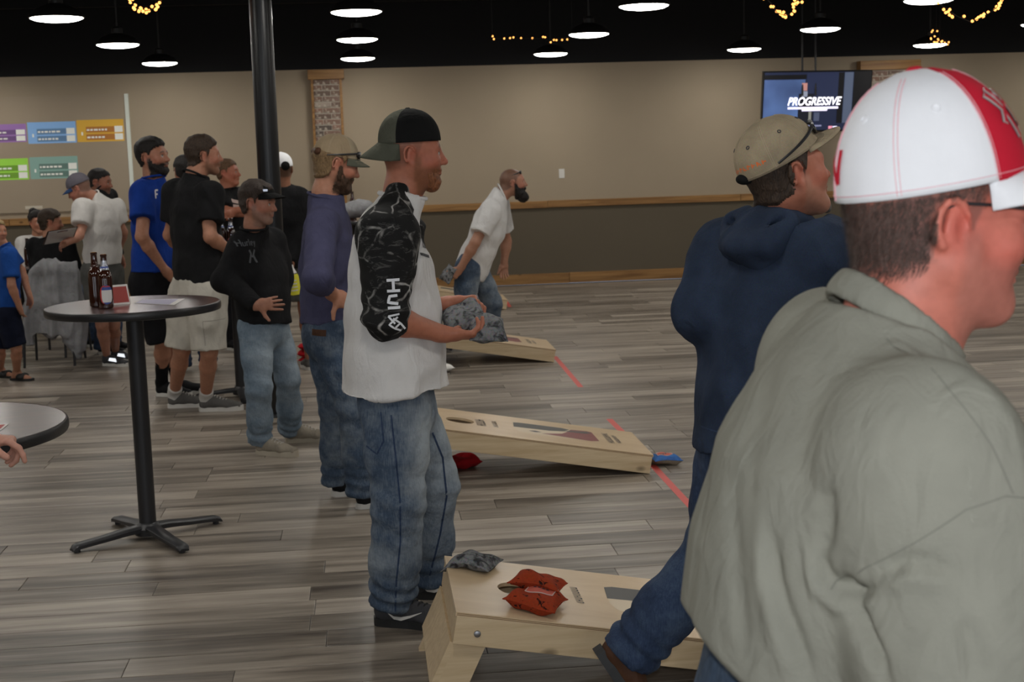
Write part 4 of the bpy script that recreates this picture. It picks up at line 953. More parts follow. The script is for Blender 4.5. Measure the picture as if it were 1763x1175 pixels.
# ---- garments
def shirt(p, m, lv=None, sleeve=('S', 'S'), sl_r=(.078, .066, .058, .046), hem_t=-.20, hem_n=None, hem_pt=None, h=.012, amp=.005, seed=1, name='shirt', lat=None, sh_r=.066, collar=True, collar_mat=None, collar_r=.007, neck_in=.0, sleeve_mats=None, freq=15., fwd=None, fine=(), extra=None, collar_lift=0.0, nk=(.095, .080), hole=.062, k=.035, mat_fn=None, sl_end=None, sm=1, cut=None):
    """lv: list of (t along the spine, depth radius, half width, forward offset); sleeve: 'S' short, 'L' long, 'N' none, number = fraction of the forearm"""
    J, s = p.J, p.s; ms = (J['sR']+J['sL'])/2; mh = (J['hR']+J['hL'])/2; w = unit(J['sL']-J['sR']) if lat is None else unit(lat); ax = unit(ms-mh); f = J['f'] if fwd is None else unit(fwd); f = unit(f-ax*np.dot(f, ax)); ln = np.linalg.norm(ms-mh)
    lv = lv or [(-.30, .130, .185, 0), (0, .132, .180, 0), (.30, .125, .172, 0), (.62, .125, .188, 0), (.86, .112, .190, 0), (.98, .075, .150, -.005)]
    F = Field(); pts = [mh+ax*ln*t+f*o*s for t, r, hw, o in lv]; F.chain(pts, [r*s for _, r, _, _ in lv], k*s, w, [hw/r for _, r, hw, _ in lv])
    nb = J['neck']; F.cone(ms, nb, nk[0]*s, nk[1]*s, .04*s, w, 1.35, 1.05, flat_b=True)
    F.cone(J['sR'], J['sL'], sh_r*s, sh_r*s, .05*s)
    sl = dict(zip(('R', 'L'), sleeve)); out = {}
    for kx in ('R', 'L'):
        v = sl[kx]
        if v == 'N': continue
        S_, E_, W_ = J['s'+kx], J['e'+kx], J['w'+kx]; tgt = F
        if sleeve_mats and kx in sleeve_mats: tgt = Field(); out[kx] = tgt; tgt.ell(S_, (sl_r[0]*1.03*s,)*3, None, .02)
        if v == 'S':
            fr = sl_end or .62; tgt.cone(S_, S_+(E_-S_)*fr, sl_r[0]*s, (sl_r[0]*.93)*s, .035*s, flat_b=True)
        else:
            fr = 1.0 if v == 'L' else float(v); tgt.cone(S_, E_, sl_r[0]*s, sl_r[1]*s, .035*s); tgt.ell(E_, (sl_r[1]*1.0*s,)*3, None, .02); tgt.cone(E_, E_+(W_-E_)*fr, sl_r[1]*s, (sl_r[1]+(sl_r[3]-sl_r[1])*fr)*s, .03*s, flat_b=True)
    hc = mh+ax*ln*hem_t if hem_pt is None else hem_pt; hn = -ax if hem_n is None else unit(hem_n); F.plane(hc, hn, .006)
    nax = unit(p.H+p.B@V(0, -.022, -.045)*s-nb); cut or F.cone(nb+nax*.004*s, nb+nax*.16*s, .12*s, .14*s, .006*s, op='s', flat_a=True)
    if cut: F.plane(*cut)
    o = cloth(F, name, m, p.o, h, amp, freq, seed, fine=fine, extra=extra, mat_fn=mat_fn, sm=sm); p.shirt = o
    if collar:
        c = nb-nax*(.015-collar_lift)*s; a = unit(np.cross(nax, w)); b_ = np.cross(nax, a); ring = [c+(a*math.cos(t)*nk[1]*1.02+b_*math.sin(t)*nk[1]*1.06)*s for t in np.linspace(0, 2*math.pi, 41)]
        mb = MB(); mb.tube(ring, collar_r*s, 8, cap=False); mb.build('collar', collar_mat or m, o, smooth=True)
    for kx, tgt in out.items():
        so = cloth(tgt, 'sleeve', sleeve_mats[kx], p.o, h, amp, freq, seed+(1 if kx == 'R' else 2), fine=fine); setattr(p, 'sleeve'+kx, so)
    return o
def trousers(p, m, r=(.092, .082, .074, .080), waist_t=.10, hem=('full', 'full'), h=.012, amp=.006, seed=2, name='jeans', hips=(.118, .155), stack=.006, frac=1.0, freq=14., fade=.25, ground=.03, sm=1, fine=(), cuffs=True):
    """r: hip, thigh, knee, hem radii; frac 1 = to the ankle, <1 = shorts (fraction of the thigh + shin)"""
    J, s = p.J, p.s; ms = (J['sR']+J['sL'])/2; mh = (J['hR']+J['hL'])/2; ax = unit(ms-mh); w = unit(J['hL']-J['hR']); F = Field(); ends = []
    F.cone(mh-ax*.03*s, mh+ax*(waist_t)*s, hips[0]*s, hips[0]*.95*s, .05*s, w, hips[1]/hips[0], flat_b=True)
    for k in ('R', 'L'):
        Hp, K, A = J['h'+k], J['k'+k], J['a'+k]
        if frac >= 1:
            e = A if ground > 5 else (A+unit(A-K)*(A[2]-ground)*.9 if A[2] > ground else A); e = e if ground > 5 else V(e[0], e[1], max(e[2], ground)); mid = Hp*.5+K*.5
            F.chain([Hp, mid, K, K*.45+e*.55, e], [r[0]*s, r[1]*s, r[2]*s, (r[2]*.35+r[3]*.65)*s, r[3]*s], .03*s, flat_b=True); ends.append((k, e, unit(e-K), r[3]*s))
        else:
            e = Hp+(K-Hp)*min(frac*2, 1) if frac <= .5 else K+(A-K)*(frac-.5)*2; mid = Hp*.5+e*.5; F.chain([Hp, mid, e], [r[0]*s, r[1]*s, r[3]*s], .03*s, flat_b=True); ends.append((k, e, unit(e-Hp), r[3]*s))
    def ex(P):
        d = np.zeros(len(P))
        if frac >= 1 and stack:
            for k, e, dr, rr in ends:
                t = (e-P)@dr; near = np.exp(-((np.linalg.norm((P-e)-np.outer((P-e)@dr, dr), axis=1))/(rr*1.6))**4); g = np.exp(-((t-.07)/.07)**2)*near
                d += stack*g*np.sin(t*115+2.5*wob(P, 10, seed+3)+P[:, 0]*14)
                K = J['k'+k]; g2 = np.exp(-(np.linalg.norm(P-K, axis=1)/.13)**2); d += stack*.7*g2*np.sin(P[:, 2]*75+P[:, 0]*22+1.7*wob(P, 9, seed+4))
            g3 = np.exp(-(np.linalg.norm(P-(mh-ax*.08), axis=1)/.15)**2); d += stack*.6*g3*np.sin(P[:, 2]*50+np.abs((P-mh)@w)*55+wob(P, 9, seed+6))
        return d
    def at(P):
        fd = np.zeros(len(P))
        for k in ('R', 'L'):
            c = J['h'+k]*.45+J['k'+k]*.55+J['f']*.09*s; fd += fade*np.exp(-(((P-c)@ax/.20)**2+(np.linalg.norm((P-c)-np.outer((P-c)@ax, ax), axis=1)/.10)**2))
            c = J['k'+k]*.55+J['a'+k]*.45; fd += fade*.35*np.exp(-(np.linalg.norm(P-c, axis=1)/.16)**2)
        return dict(fade=fd)
    o = cloth(F, name, m, p.o, h, amp, freq, seed, (1, 1, .5), extra=ex, attr=at, sm=sm, fine=fine); p.pants = o
    return o
_shoe_cache = {}
def shoe_shape(kind):
    if kind in _shoe_cache: return _shoe_cache[kind]
    F = Field(); w = V(0, 1, 0)
    if kind == 'boot': F.cone((.05, 0, .06), (.055, 0, .17), .046, .050, .02, flat_b=True)
    F.cone((.045, 0, .045), (.10, 0, .055), .036, .040, .02); F.cone((.10, 0, .055), (.19, 0, .036), .040, .030, .02, w, 1.0, 1.35); F.cone((.19, 0, .036), (.255, 0, .030), .030, .024, .02, w, 1.4, 1.45)
    if kind != 'boot': F.cone((.045, 0, .05), (.05, 0, .088), .038, .040, .015, flat_b=True); F.cone((.05, 0, .07), (.05, 0, .12), .030, .032, .004, op='s')
    F.plane((0, 0, .020), (0, 0, -1)); up = F.mesh(.006)
    prof = [(0, .0), (.004, .016), (.02, .029), (.07, .034), (.13, .034), (.19, .044), (.225, .044), (.26, .034), (.280, .018), (.287, 0)]; xs = np.linspace(0, .287, 30); hw = np.interp(xs, [a for a, _ in prof], [b for _, b in prof])
    ol = [(x, y) for x, y in zip(xs, hw)]+[(x, -y) for x, y in zip(xs[-2:0:-1], hw[-2:0:-1])]; n = len(ol)
    vs = [(x, y, 0) for x, y in ol]+[(x, y, .027+.008*max(0, (x-.22)/.06)) for x, y in ol]; fs = [tuple(range(n-1, -1, -1)), tuple(range(n, 2*n))]+[(i, (i+1) % n, n+(i+1) % n, n+i) for i in range(n)]
    _shoe_cache[kind] = (up, (vs, fs)); return _shoe_cache[kind]
def shoe(p, A, d, m_up, m_sole, kind='low', s=None, lift=None, name='shoe', laces=None, swoosh=None, z0=0.0):
    """A: ankle; d: toe direction; lift: world rotation matrix for a raised heel"""
    s = s or p.s; (P, Fc), (vs, fs) = shoe_shape(kind); d = V(d[0], d[1], 0); d = unit(d); R = np.stack([d, np.cross(V(0, 0, 1), d), V(0, 0, 1)], 1); og = V(A[0], A[1], z0)-d*.05*s
    tr = (lambda Q: og+(np.asarray(Q)*s)@R.T) if lift is None else (lambda Q: lift(np.asarray(Q)*s))
    o = np_obj(name, tr(P), Fc, m_up, p.o); mobj('sole', tr(vs), fs, m_sole, o)
    if laces:
        mb = MB()
        for i in range(5):
            x = .105+.018*i; zt = .098-.011*i
            zt = float(P[(np.abs(P[:, 0]-x) < .006) & (np.abs(P[:, 1]) < .008)][:, 2].max())+.001
            mb.tube(tr([(x, -.020, zt-.010), (x+.002, -.008, zt), (x+.004, .008, zt), (x+.006, .020, zt-.010)]), .0026*s, 5)
        mb.build('laces', laces, o)
    if swoosh:
        for sg in (-1, 1):
            q = []
            for x, z, th in ((.065, .052, .003), (.085, .038, .010), (.11, .036, .012), (.14, .044, .008), (.18, .060, .002)):
                sel = P[(np.abs(P[:, 0]-x) < .008) & (np.abs(P[:, 2]-z) < .008) & (np.sign(P[:, 1]) == sg)]; y = (np.abs(sel[:, 1]).max()+.0015)*sg if len(sel) else .036*sg; q.append([(x, y, z+th/2), (x, y, z-th/2)])
            v_ = [a for r_ in q for a in r_]; mobj('side_stripe', tr(v_), [(2*i, 2*i+1, 2*i+3, 2*i+2) for i in range(4)], swoosh, o)
    return o
def cap(p, panels, m_brim, tilt=0.0, rev=False, off=(0, -.012, .044), size=(.0835, .106, .104), brim=.072, curve=.022, button=None, seam=None, yaw=0.0, drop=.010, name='cap', slot=None, eyelets=None, open_top=False, hgt_p=2.3, brim_ang=66, brim_pitch=.10):
    """panels: list of six materials starting at the person's front right going counter-clockwise seen from above"""
    s = p.s; a, b, Hh = size; n, r = 72, 14; ct, st = math.cos(tilt), math.sin(tilt); cyw, syw = math.cos(yaw+(math.pi if rev else 0)), math.sin(yaw+(math.pi if rev else 0))
    def T(v):
        x, y, z = v; x, y = x*cyw-y*syw, x*syw+y*cyw; y, z = y*ct-z*st, y*st+z*ct; return p.H+p.B@(np.array([x+off[0], y+off[1], z+off[2]])*s)
    def dome(phi, u, gr=1.0):
        g = max(0, 1-u**hgt_p)**(1/2.1); fr = math.sin(phi); bb = b*(1.0 if fr > 0 else .98); return (a*gr*math.cos(phi)*g, bb*gr*math.sin(phi)*g, Hh*gr*u*(1+.04*max(0, fr)*(1-u)))
    mats_ = []; [mats_.append(x) for x in panels if x not in mats_]
    vs = []; fs = []; mi = []; umax = .62 if open_top else .985
    for j in range(r+1):
        for k in range(n): vs.append(T(dome(2*math.pi*k/n, umax*j/r)))
    for j in range(r):
        for k in range(n):
            fs.append((j*n+k, j*n+(k+1) % n, (j+1)*n+(k+1) % n, (j+1)*n+k)); deg = ((k+.5)*360/n-30) % 360; i = int(deg//60); mi.append(mats_.index(panels[i]))      # sector 0: 30..90 = front right
    if not open_top: vs.append(T((0, 0, Hh*1.0))); fs += [(r*n+k, r*n+(k+1) % n, len(vs)-1) for k in range(n)]; mi += [mats_.index(panels[int((((k+.5)*360/n-30) % 360)//60)]) for k in range(n)]
    if slot:                       # half-moon opening at the back above the strap
        kp = []
        for f_, m_ in zip(fs, mi):
            kp.append(True)
    o = mobj(name, vs, fs, None, p.o, smooth=True)
    for x in mats_: o.data.materials.append(x)
    o.data.polygons.foreach_set('material_index', mi); sd = o.modifiers.new('thickness', 'SOLIDIFY'); sd.thickness = .0028*s; sd.offset = 1
    # brim
    bv = []; nb, nr = 28, 8
    for j in range(nr+1):
        for i in range(nb+1):
            q = i/nb*2-1; ph = math.pi/2-q*math.radians(brim_ang); x0, y0, _ = dome(ph, 0); ext = brim*(max(0, 1-abs(q)**2.6))**.5; t = j/nr
            x = x0*(1+.06*t*(1-q*q)); y = y0+ext*t; z = -drop*t-curve*(abs(q)**2)*(.35+.65*t)*1.0+.006*(1-t)-brim_pitch*ext*t; bv.append(T((x, y, z)))
    bf = [(j*(nb+1)+i, (j+1)*(nb+1)+i, (j+1)*(nb+1)+i+1, j*(nb+1)+i+1) for j in range(nr) for i in range(nb)]
    br = mobj('brim', bv, bf, m_brim, o, smooth=True); sd = br.modifiers.new('thickness', 'SOLIDIFY'); sd.thickness = .0032*s; sd.offset = 0
    if button: mb = MB(); mb.lathe([(.0105*s, -.001), (.0095*s, .003*s), (.005*s, .0055*s)], 16); ob = mb.build('button', button, o, smooth=True); c = T((0, 0, Hh*1.0)); up = T((0, 0, Hh+.01))-c; ob.matrix_world = Matrix.Translation(Vector(c)) @ Vector(up).to_track_quat('Z', 'Y').to_matrix().to_4x4()
    if seam:
        for i in range(6):
            for dd in (-.022, .022):
                mb = MB(); mb.tube([T(dome(math.radians(30+60*i)+dd/max(.25, (1-u**2.4)**.5), u, 1.028)) for u in np.linspace(.02, .93, 18)], .00055*s, 4); mb.build('stitch_line', seam, o)
        mb = MB(); mb.tube([T(dome(t, .055, 1.03)) for t in np.linspace(0, 2*math.pi, 60)], .00055*s, 4, cap=False); mb.build('stitch_line', seam, o)
        for j in (3, 5, 6.4):
            mb = MB(); row = []
            for i in range(3, nb-2):
                q = i/nb*2-1; t = j/nr; ph = math.pi/2-q*math.radians(brim_ang); x0, y0, _ = dome(ph, 0); ext = brim*(max(0, 1-abs(q)**2.6))**.5; row.append(T((x0*(1+.06*t*(1-q*q)), y0+ext*t, -drop*t-curve*(q*q)*(.35+.65*t)+.006*(1-t)-brim_pitch*ext*t+.0024)))
            mb.tube(row, .00055*s, 4); mb.build('stitch_line', seam, br)
    if eyelets:
        for i in range(6):
            ph = math.radians(60*i); c0 = np.array(dome(ph, .66, 1.03)); e1 = np.array(dome(ph+.05, .66, 1.03))-c0; e2 = np.array(dome(ph, .72, 1.03))-c0; e1 = unit(e1); e2 = unit(e2); mb = MB()
            mb.tube([T(tuple(c0+(e1*math.cos(t)+e2*math.sin(t))*.0042)) for t in np.linspace(0, 2*math.pi, 14)], .0014*s, 5, cap=False); mb.build('eyelet', eyelets, o)
    p.cap = o; p.capT = T; p.dome = dome
    return o
def sunglasses(p, label, on='cap', u0=.10, wrap=1.0, m_frame=None, m_lens=None, gr=1.075, yaw=0.0, lens_w=.055):
    """wraparound glasses pushed up around the cap or the head"""
    T, dome = p.capT, p.dome; m_frame = m_frame or M_dark; m_lens = m_lens or M_gloss; o = empty('sunglasses', tuple(T(dome(math.pi/2+yaw, u0, gr))), label=label, cat='sunglasses'); og = np.array(o.location)
    for sg in (-1, 1):
        vs = []; n = 10
        for i in range(n+1):
            ph = math.pi/2+yaw+sg*(.06+.62*i/n); w_ = .020*(1-.55*(i/n)**2)
            for dz in (-1, 1): q = np.array(dome(ph, u0, gr+.02)); q[2] += dz*w_; vs.append(T(tuple(q))-og)
        fs = [(2*i, 2*i+2, 2*i+3, 2*i+1) for i in range(n)]
        l = mobj('lens', vs, fs, m_lens, o, smooth=True); sd = l.modifiers.new('thickness', 'SOLIDIFY'); sd.thickness = .003
        mb = MB(); mb.tube([T(tuple(np.array(dome(math.pi/2+yaw+sg*t, u0, gr))+np.array([0, 0, .010-.022*max(0, t-.6)]))) - og for t in np.linspace(.62, 2.1*wrap, 10)], [.0042]*6+[.0036]*4, 6); mb.build('temple_arm', m_frame, o, smooth=True)
    mb = MB(); mb.tube([T(tuple(np.array(dome(math.pi/2+yaw+t, u0, gr+.02))+np.array([0, 0, .012])))-og for t in np.linspace(-.65, .65, 14)], .0038, 6); mb.build('bridge', m_frame, o, smooth=True)
    return o
# ================================================================== THE CAST
M_white_tee = fabric('white_jersey', (.66, .65, .64), .05); M_white_tee2 = fabric('white_tee_cotton', (.60, .58, .55), .05)
M_black_tee = fabric('black_jersey', (.014, .014, .015), .15); M_black_sweat = fabric('black_fleece', (.012, .012, .013), .2)
M_blue_tee = fabric('royal_blue_jersey', (.012, .045, .27), .12); M_boy_tee = fabric('boys_blue_jersey', (.014, .065, .27), .12)
M_sage = fabric('sage_grey_fleece', (.262, .258, .214), .06, weave=700, bstr=.5); M_navy = fabric('navy_heather_fleece', (.023, .034, .060), .2, heather=.35); M_slate = fabric('slate_blue_knit', (.062, .062, .115), .12)
M_khaki = fabric('khaki_canvas', (.30, .245, .165), .18, heather=.2); M_khaki_mesh = fabric('khaki_mesh', (.29, .22, .14), .1); M_olive = fabric('olive_twill', (.085, .088, .066), .12); M_capblack = fabric('black_twill', (.010, .010, .010), .1)
M_capwhite = fabric('white_twill', (.86, .86, .88), .03, bstr=.12); M_capred = fabric('red_twill', (.60, .018, .040), .06, bstr=.12); M_capgrey = fabric('grey_twill', (.12, .11, .13), .1); M_brown = fabric('brown_leather', (.075, .035, .020), .2, rough=.5)
M_stitch_pink = mat('pink_stitching', (.80, .42, .46), .8); M_stitch_tan = mat('tan_stitching', (.36, .29, .20), .8); M_stitch_dark = mat('dark_eyelet', (.02, .02, .03), .6); M_orange_thread = mat('orange_thread', (.65, .14, .03), .7)
M_jean_mid = denim('mid_blue_denim', (.052, .078, .122), (.30, .34, .37)); M_jean_light = denim('light_blue_denim', (.125, .170, .220), (.32, .38, .43)); M_jean_dark = denim('dark_blue_denim', (.028, .046, .092), (.11, .16, .23))
M_shorts_white = fabric('off_white_canvas', (.50, .47, .41), .1, bstr=.5); M_shorts_black = fabric('black_mesh_shorts', (.010, .010, .012), .2); M_shorts_grey = fabric('grey_cotton_shorts', (.105, .105, .098), .15); M_shorts_navy = fabric('navy_mesh_shorts', (.008, .010, .022), .2)
M_shoe_grey = fabric('grey_suede', (.11, .105, .10), .1); M_shoe_tan = fabric('tan_suede_shoe', (.27, .235, .185), .2); M_shoe_black = fabric('black_shoe', (.012, .012, .013), .2, rough=.6); M_shoe_char = fabric('charcoal_shoe', (.050, .050, .054), .2, rough=.6)
M_sole_white = mat('white_rubber', (.60, .58, .54), .6); M_sole_black = mat('black_rubber', (.012, .012, .012), .6); M_sole_tan = mat('cream_rubber', (.42, .37, .29), .6); M_lace = mat('pale_laces', (.45, .43, .39), .8); M_reflect_glow = emit('reflective_trim', (.9, .95, 1.0), .8, .3)
M_sock_white = fabric('white_sock', (.55, .53, .50), .08); M_sock_black = fabric('black_sock', (.010, .010, .011), .1)
M_printwhite = mat('white_shirt_print', (.72, .74, .78), .7); M_printgrey = mat('grey_shirt_print', (.075, .08, .09), .7); M_printblack = mat('black_shirt_print', (.05, .05, .055), .7)
H_brown = hair_mat('brown_hair', (.045, .028, .018)); H_black = hair_mat('black_hair', (.014, .011, .010)); H_sandy = hair_mat('sandy_hair', (.20, .125, .060)); H_ginger = hair_mat('ginger_beard', (.23, .085, .035)); H_blond = hair_mat('blond_hair', (.36, .25, .11)); H_grey = hair_mat('greying_hair', (.11, .095, .08))
SKIN = (.45, .215, .135); SKIN_RED = (.43, .165, .100); SKIN_TAN = (.34, .155, .092)
def lerp(a, b, t): return a+(b-a)*t
def sock(p, k, m, top=.5, r=(.050, .042)):
    J, s = p.J, p.s; K, A = J['k'+k], J['a'+k]; F = Field(); F.cone(A+(K-A)*top, A, r[0]*s, r[1]*s, .01, flat_a=True); F.cone(A, A-V(0, 0, .05*s), r[1]*s, .042*s, .02); return cloth(F, 'sock', m, p.o, .010, .002, 30)

# ---------------------------------------------------------------- 1 the thrower in the white raglan shirt
def main_man():
    Y = 5.08; J = stand(.1, Y, 1.82, (1, .04, 0)); K = lambda x, y, d=0: px(x, y, Y+d)
    J.update(head=K(709, 268), hf=V(1, .06, -.02), hu=V(.04, 0, 1), neck=K(694, 330), sR=K(668, 388, -.17), sL=K(678, 386, .17), eR=K(664, 548, -.22), wR=K(766, 576, -.16), eL=K(684, 548, .23), wL=K(772, 524, .06),
             hR=K(676, 695, -.085), hL=K(690, 695, .085), kR=K(684, 862, -.13), kL=K(748, 838, .13), aR=V(*pz(676, 1075)[:2], .10), aL=V(*pz(730, 1028)[:2], .10))
    hands = dict(R=dict(d=(1, .22, -.10), n=(.12, .35, .95), curl=[(12, 14, 10), (20, 26, 18), (30, 36, 22), (40, 42, 26)], thumb=(.55, .55, .60), s=1.08),
                 L=dict(d=(1, -.10, .10), n=(.15, -.55, -.85), curl=[(42, 50, 30), (44, 52, 30), (46, 54, 32), (48, 54, 32)], thumb=(.95, .25, .15), tcurl=5, s=1.08))
    p = person('ginger-bearded man in white shirt with black camouflage sleeves holding two grey bags', J, SKIN_RED, (.10, .045, .022), .012, .0042, dict(R=.0040, L=.0040), hands, stubble=(.20, .080, .038), stub_amt=.75, buzz=.40, build=1.08, neck_r=.064)
    add_beard(p, H_ginger, .0016, .006, .0010, cheek=1.5, y0=.045)
    cap(p, [M_olive, M_olive, M_capblack, M_capblack, M_capblack, M_capblack], M_olive, tilt=.05, rev=True, off=(0, -.006, .046), size=(.085, .108, .114), brim=.070, curve=.030, drop=.030, button=M_capblack, seam=None, brim_pitch=.16)
    f_ = V(1, 0, 0)
    lv = [(-.34, .190, .205, .002), (0, .190, .205, -.002), (.25, .178, .200, -.003), (.5, .162, .198, .000), (.75, .142, .195, -.006), (.92, .110, .180, -.012), (1.0, .075, .14, -.010)]
    shirt(p, M_white_tee, lv, ('N', 'N'), h=.009, amp=.017, seed=4, hem_pt=K(680, 672), hem_n=(.06, 0, -1), collar_r=.008, sh_r=.060, freq=13)
    M_camo = mat('black_cracked_camo', (.012, .012, .012), .8, spec=.2); m = M_camo; co = coords(m); wv = N(m, 'ShaderNodeTexNoise', i_Scale=7.0, i_Detail=2.0); L(m, co, 'Vector', wv, 'Vector')
    mx = N(m, 'ShaderNodeMix', data_type='VECTOR'); mx.inputs[0].default_value = .10; L(m, co, 'Vector', mx, 4); L(m, wv, 'Color', mx, 5)
    vo = N(m, 'ShaderNodeTexVoronoi', feature='DISTANCE_TO_EDGE', i_Scale=11.0); L(m, mx, 1, vo, 'Vector'); r1 = ramp(m, [(.010, (1, 1, 1)), (.055, (0, 0, 0))]); L(m, vo, 'Distance', r1, 'Fac')
    n2 = N(m, 'ShaderNodeTexNoise', i_Scale=11.0, i_Detail=5.0, i_Roughness=.6); L(m, co, 'Vector', n2, 'Vector'); r2 = ramp(m, [(.46, (0, 0, 0)), (.64, (1, 1, 1))]); L(m, n2, 'Fac', r2, 'Fac')
    ml = N(m, 'ShaderNodeMath', operation='MULTIPLY'); L(m, r1, 'Color', ml, 0); L(m, r2, 'Color', ml, 1)
    co3 = coords(m, (1, 1, 2.6)); n3 = N(m, 'ShaderNodeTexNoise', i_Scale=16.0, i_Detail=5.0, i_Roughness=.75, i_Distortion=1.0); L(m, co3, 'Vector', n3, 'Vector'); r3 = ramp(m, [(.56, (0, 0, 0)), (.74, (.32, .32, .32))]); L(m, n3, 'Fac', r3, 'Fac')
    ad = N(m, 'ShaderNodeMath', operation='ADD'); ad.use_clamp = True; L(m, ml, 'Value', ad, 0); L(m, r3, 'Color', ad, 1)
    cm = N(m, 'ShaderNodeMix', data_type='RGBA'); L(m, ad, 'Value', cm, 0); cm.inputs[6].default_value = (.011, .011, .011, 1); cm.inputs[7].default_value = (.40, .39, .37, 1); L(m, cm, 2, BS(m), 'Base Color')
    for k in ('R', 'L'):
        F = Field(); S, E, W = J['s'+k], J['e'+k], J['w'+k]; nk = J['neck']
        F.cone(lerp(nk, S, .30)+V(0, 0, .015), S+V(0, 0, -.03), .050, .094, .03); F.cone(S+V(0, 0, -.03), E, .096, .073, .03, V(1, 0, 0), 1.22, 1.05); F.ell(E, (.074,)*3, None, .02); F.cone(E, E+(W-E)*.30, .073, .060, .02, flat_b=True)
        so = cloth(F, 'sleeve', M_camo, p.o, .008, .007, 17, 6 if k == 'R' else 8, (1, 1, 1.5), extra=lambda P, E=E: .006*np.exp(-(np.linalg.norm(P-E, axis=1)/.14)**2)*np.sin(P[:, 2]*95+P[:, 0]*25+wob(P, 8, 3)))
        if k == 'R':
            tr = bvh_of(so); og = px(668, 522, 4.7); u = px(668, 562, 4.86)-px(664, 476, 4.86); u = u/np.linalg.norm(u); v = -np.cross(u, V(0, 1, 0)); v = v/np.linalg.norm(v); sc = .001
            og = px(676, 478, 4.86); S_ = lambda *st: [[(a*sc, b*sc) for a, b in q] for q in st]
            # letters read down the sleeve: H u i-bar k and a fish-hook emblem
            decal('sleeve_lettering', tr, S_([(4, -22), (4, 22)], [(40, -22), (40, 22)], [(4, 0), (40, 0)], [(56, 12), (58, -14), (78, -20), (84, 14)], [(96, 20), (96, -22)]), og, u, -v, (0, 1, 0), .0095, M_printwhite, so)
            decal('sleeve_emblem', tr, S_([(118, 16), (124, -22)], [(124, -22), (150, 0)], [(128, 10), (152, -20), (166, -2), (150, 18), (132, -6)], [(150, 18), (172, 34)], [(166, -2), (176, 20)]), og, u, -v, (0, 1, 0), .0065, M_printwhite, so)
    tr = bvh_of(p.shirt); og = px(752, 388, 5.0)
    decal('chest_print', tr, [[(0, 0), (0, -.075)], [(.012, -.03), (.05, -.03)], [(.05, .0), (.05, -.075)], [(.07, -.03), (.07, -.075), (.10, -.075), (.10, -.03)], [(.02, -.095), (.09, -.11)]], V(og[0]+.1, 4.93, og[2]), V(0, 1, 0), V(0, 0, 1), (-1, 0, 0), .010, M_printblack, p.shirt)
    trousers(p, M_jean_mid, (.112, .110, .092, .088), .10, h=.009, amp=.010, seed=3, hips=(.140, .165), stack=.008, fade=.85, ground=.075)
    tr = bvh_of(p.pants)
    hA = px(672, 700, 5.0)
    seam_pts = [(0, 0), (.008, -.12), (.018, -.30), (.014, -.45), (-.006, -.60), (-.014, -.72)]
    decal('side_seam', tr, [[(a, b) for a, b in seam_pts]], hA+V(.0, 0, -.01), V(1, 0, 0), V(0, 0, 1), (0, 1, 0), .006, M_jean_dark, p.pants, .0012, .02)
    decal('pocket_stitching', tr, [[(-.15, -.005), (-.125, -.10), (-.055, -.145), (-.03, -.10), (-.035, 0)]], hA, V(1, 0, 0), V(0, 0, 1), (0, 1, 0), .006, M_jean_dark, p.pants, .0012, .01)
    hB = px(742, 735, 5.2); decal('inner_seam', tr, [[(0, 0), (.035, -.10), (.045, -.25), (.02, -.40), (-.025, -.58)]], hB, V(1, 0, 0), V(0, 0, 1), (0, 1, 0), .007, M_jean_dark, p.pants, .0012, .02)
    for k, m_, d_ in (('R', M_shoe_char, (1, -.38, 0)), ('L', M_shoe_char, (1, -.25, 0))): shoe(p, J['a'+k]+V(-.015, 0, 0), d_, m_, M_sole_black, s=1.12, laces=M_sole_black, swoosh=M_sole_white)
    # the two bags he holds
    bean_bag(K(797, 545, -.02), (1, -.05, .42), (-.35, -.55, .75), M_bag_grey, 'grey camouflage bean bag pinched between the ginger-bearded man\'s hands', .155, .030, .010, 12)
    bean_bag(K(838, 565, -.10), (1, .1, -.10), (.10, -.55, .85), M_bag_grey, 'grey camouflage bean bag resting on the ginger-bearded man\'s near fingertips', .135, .030, .014, 14)
    return p
main_man()

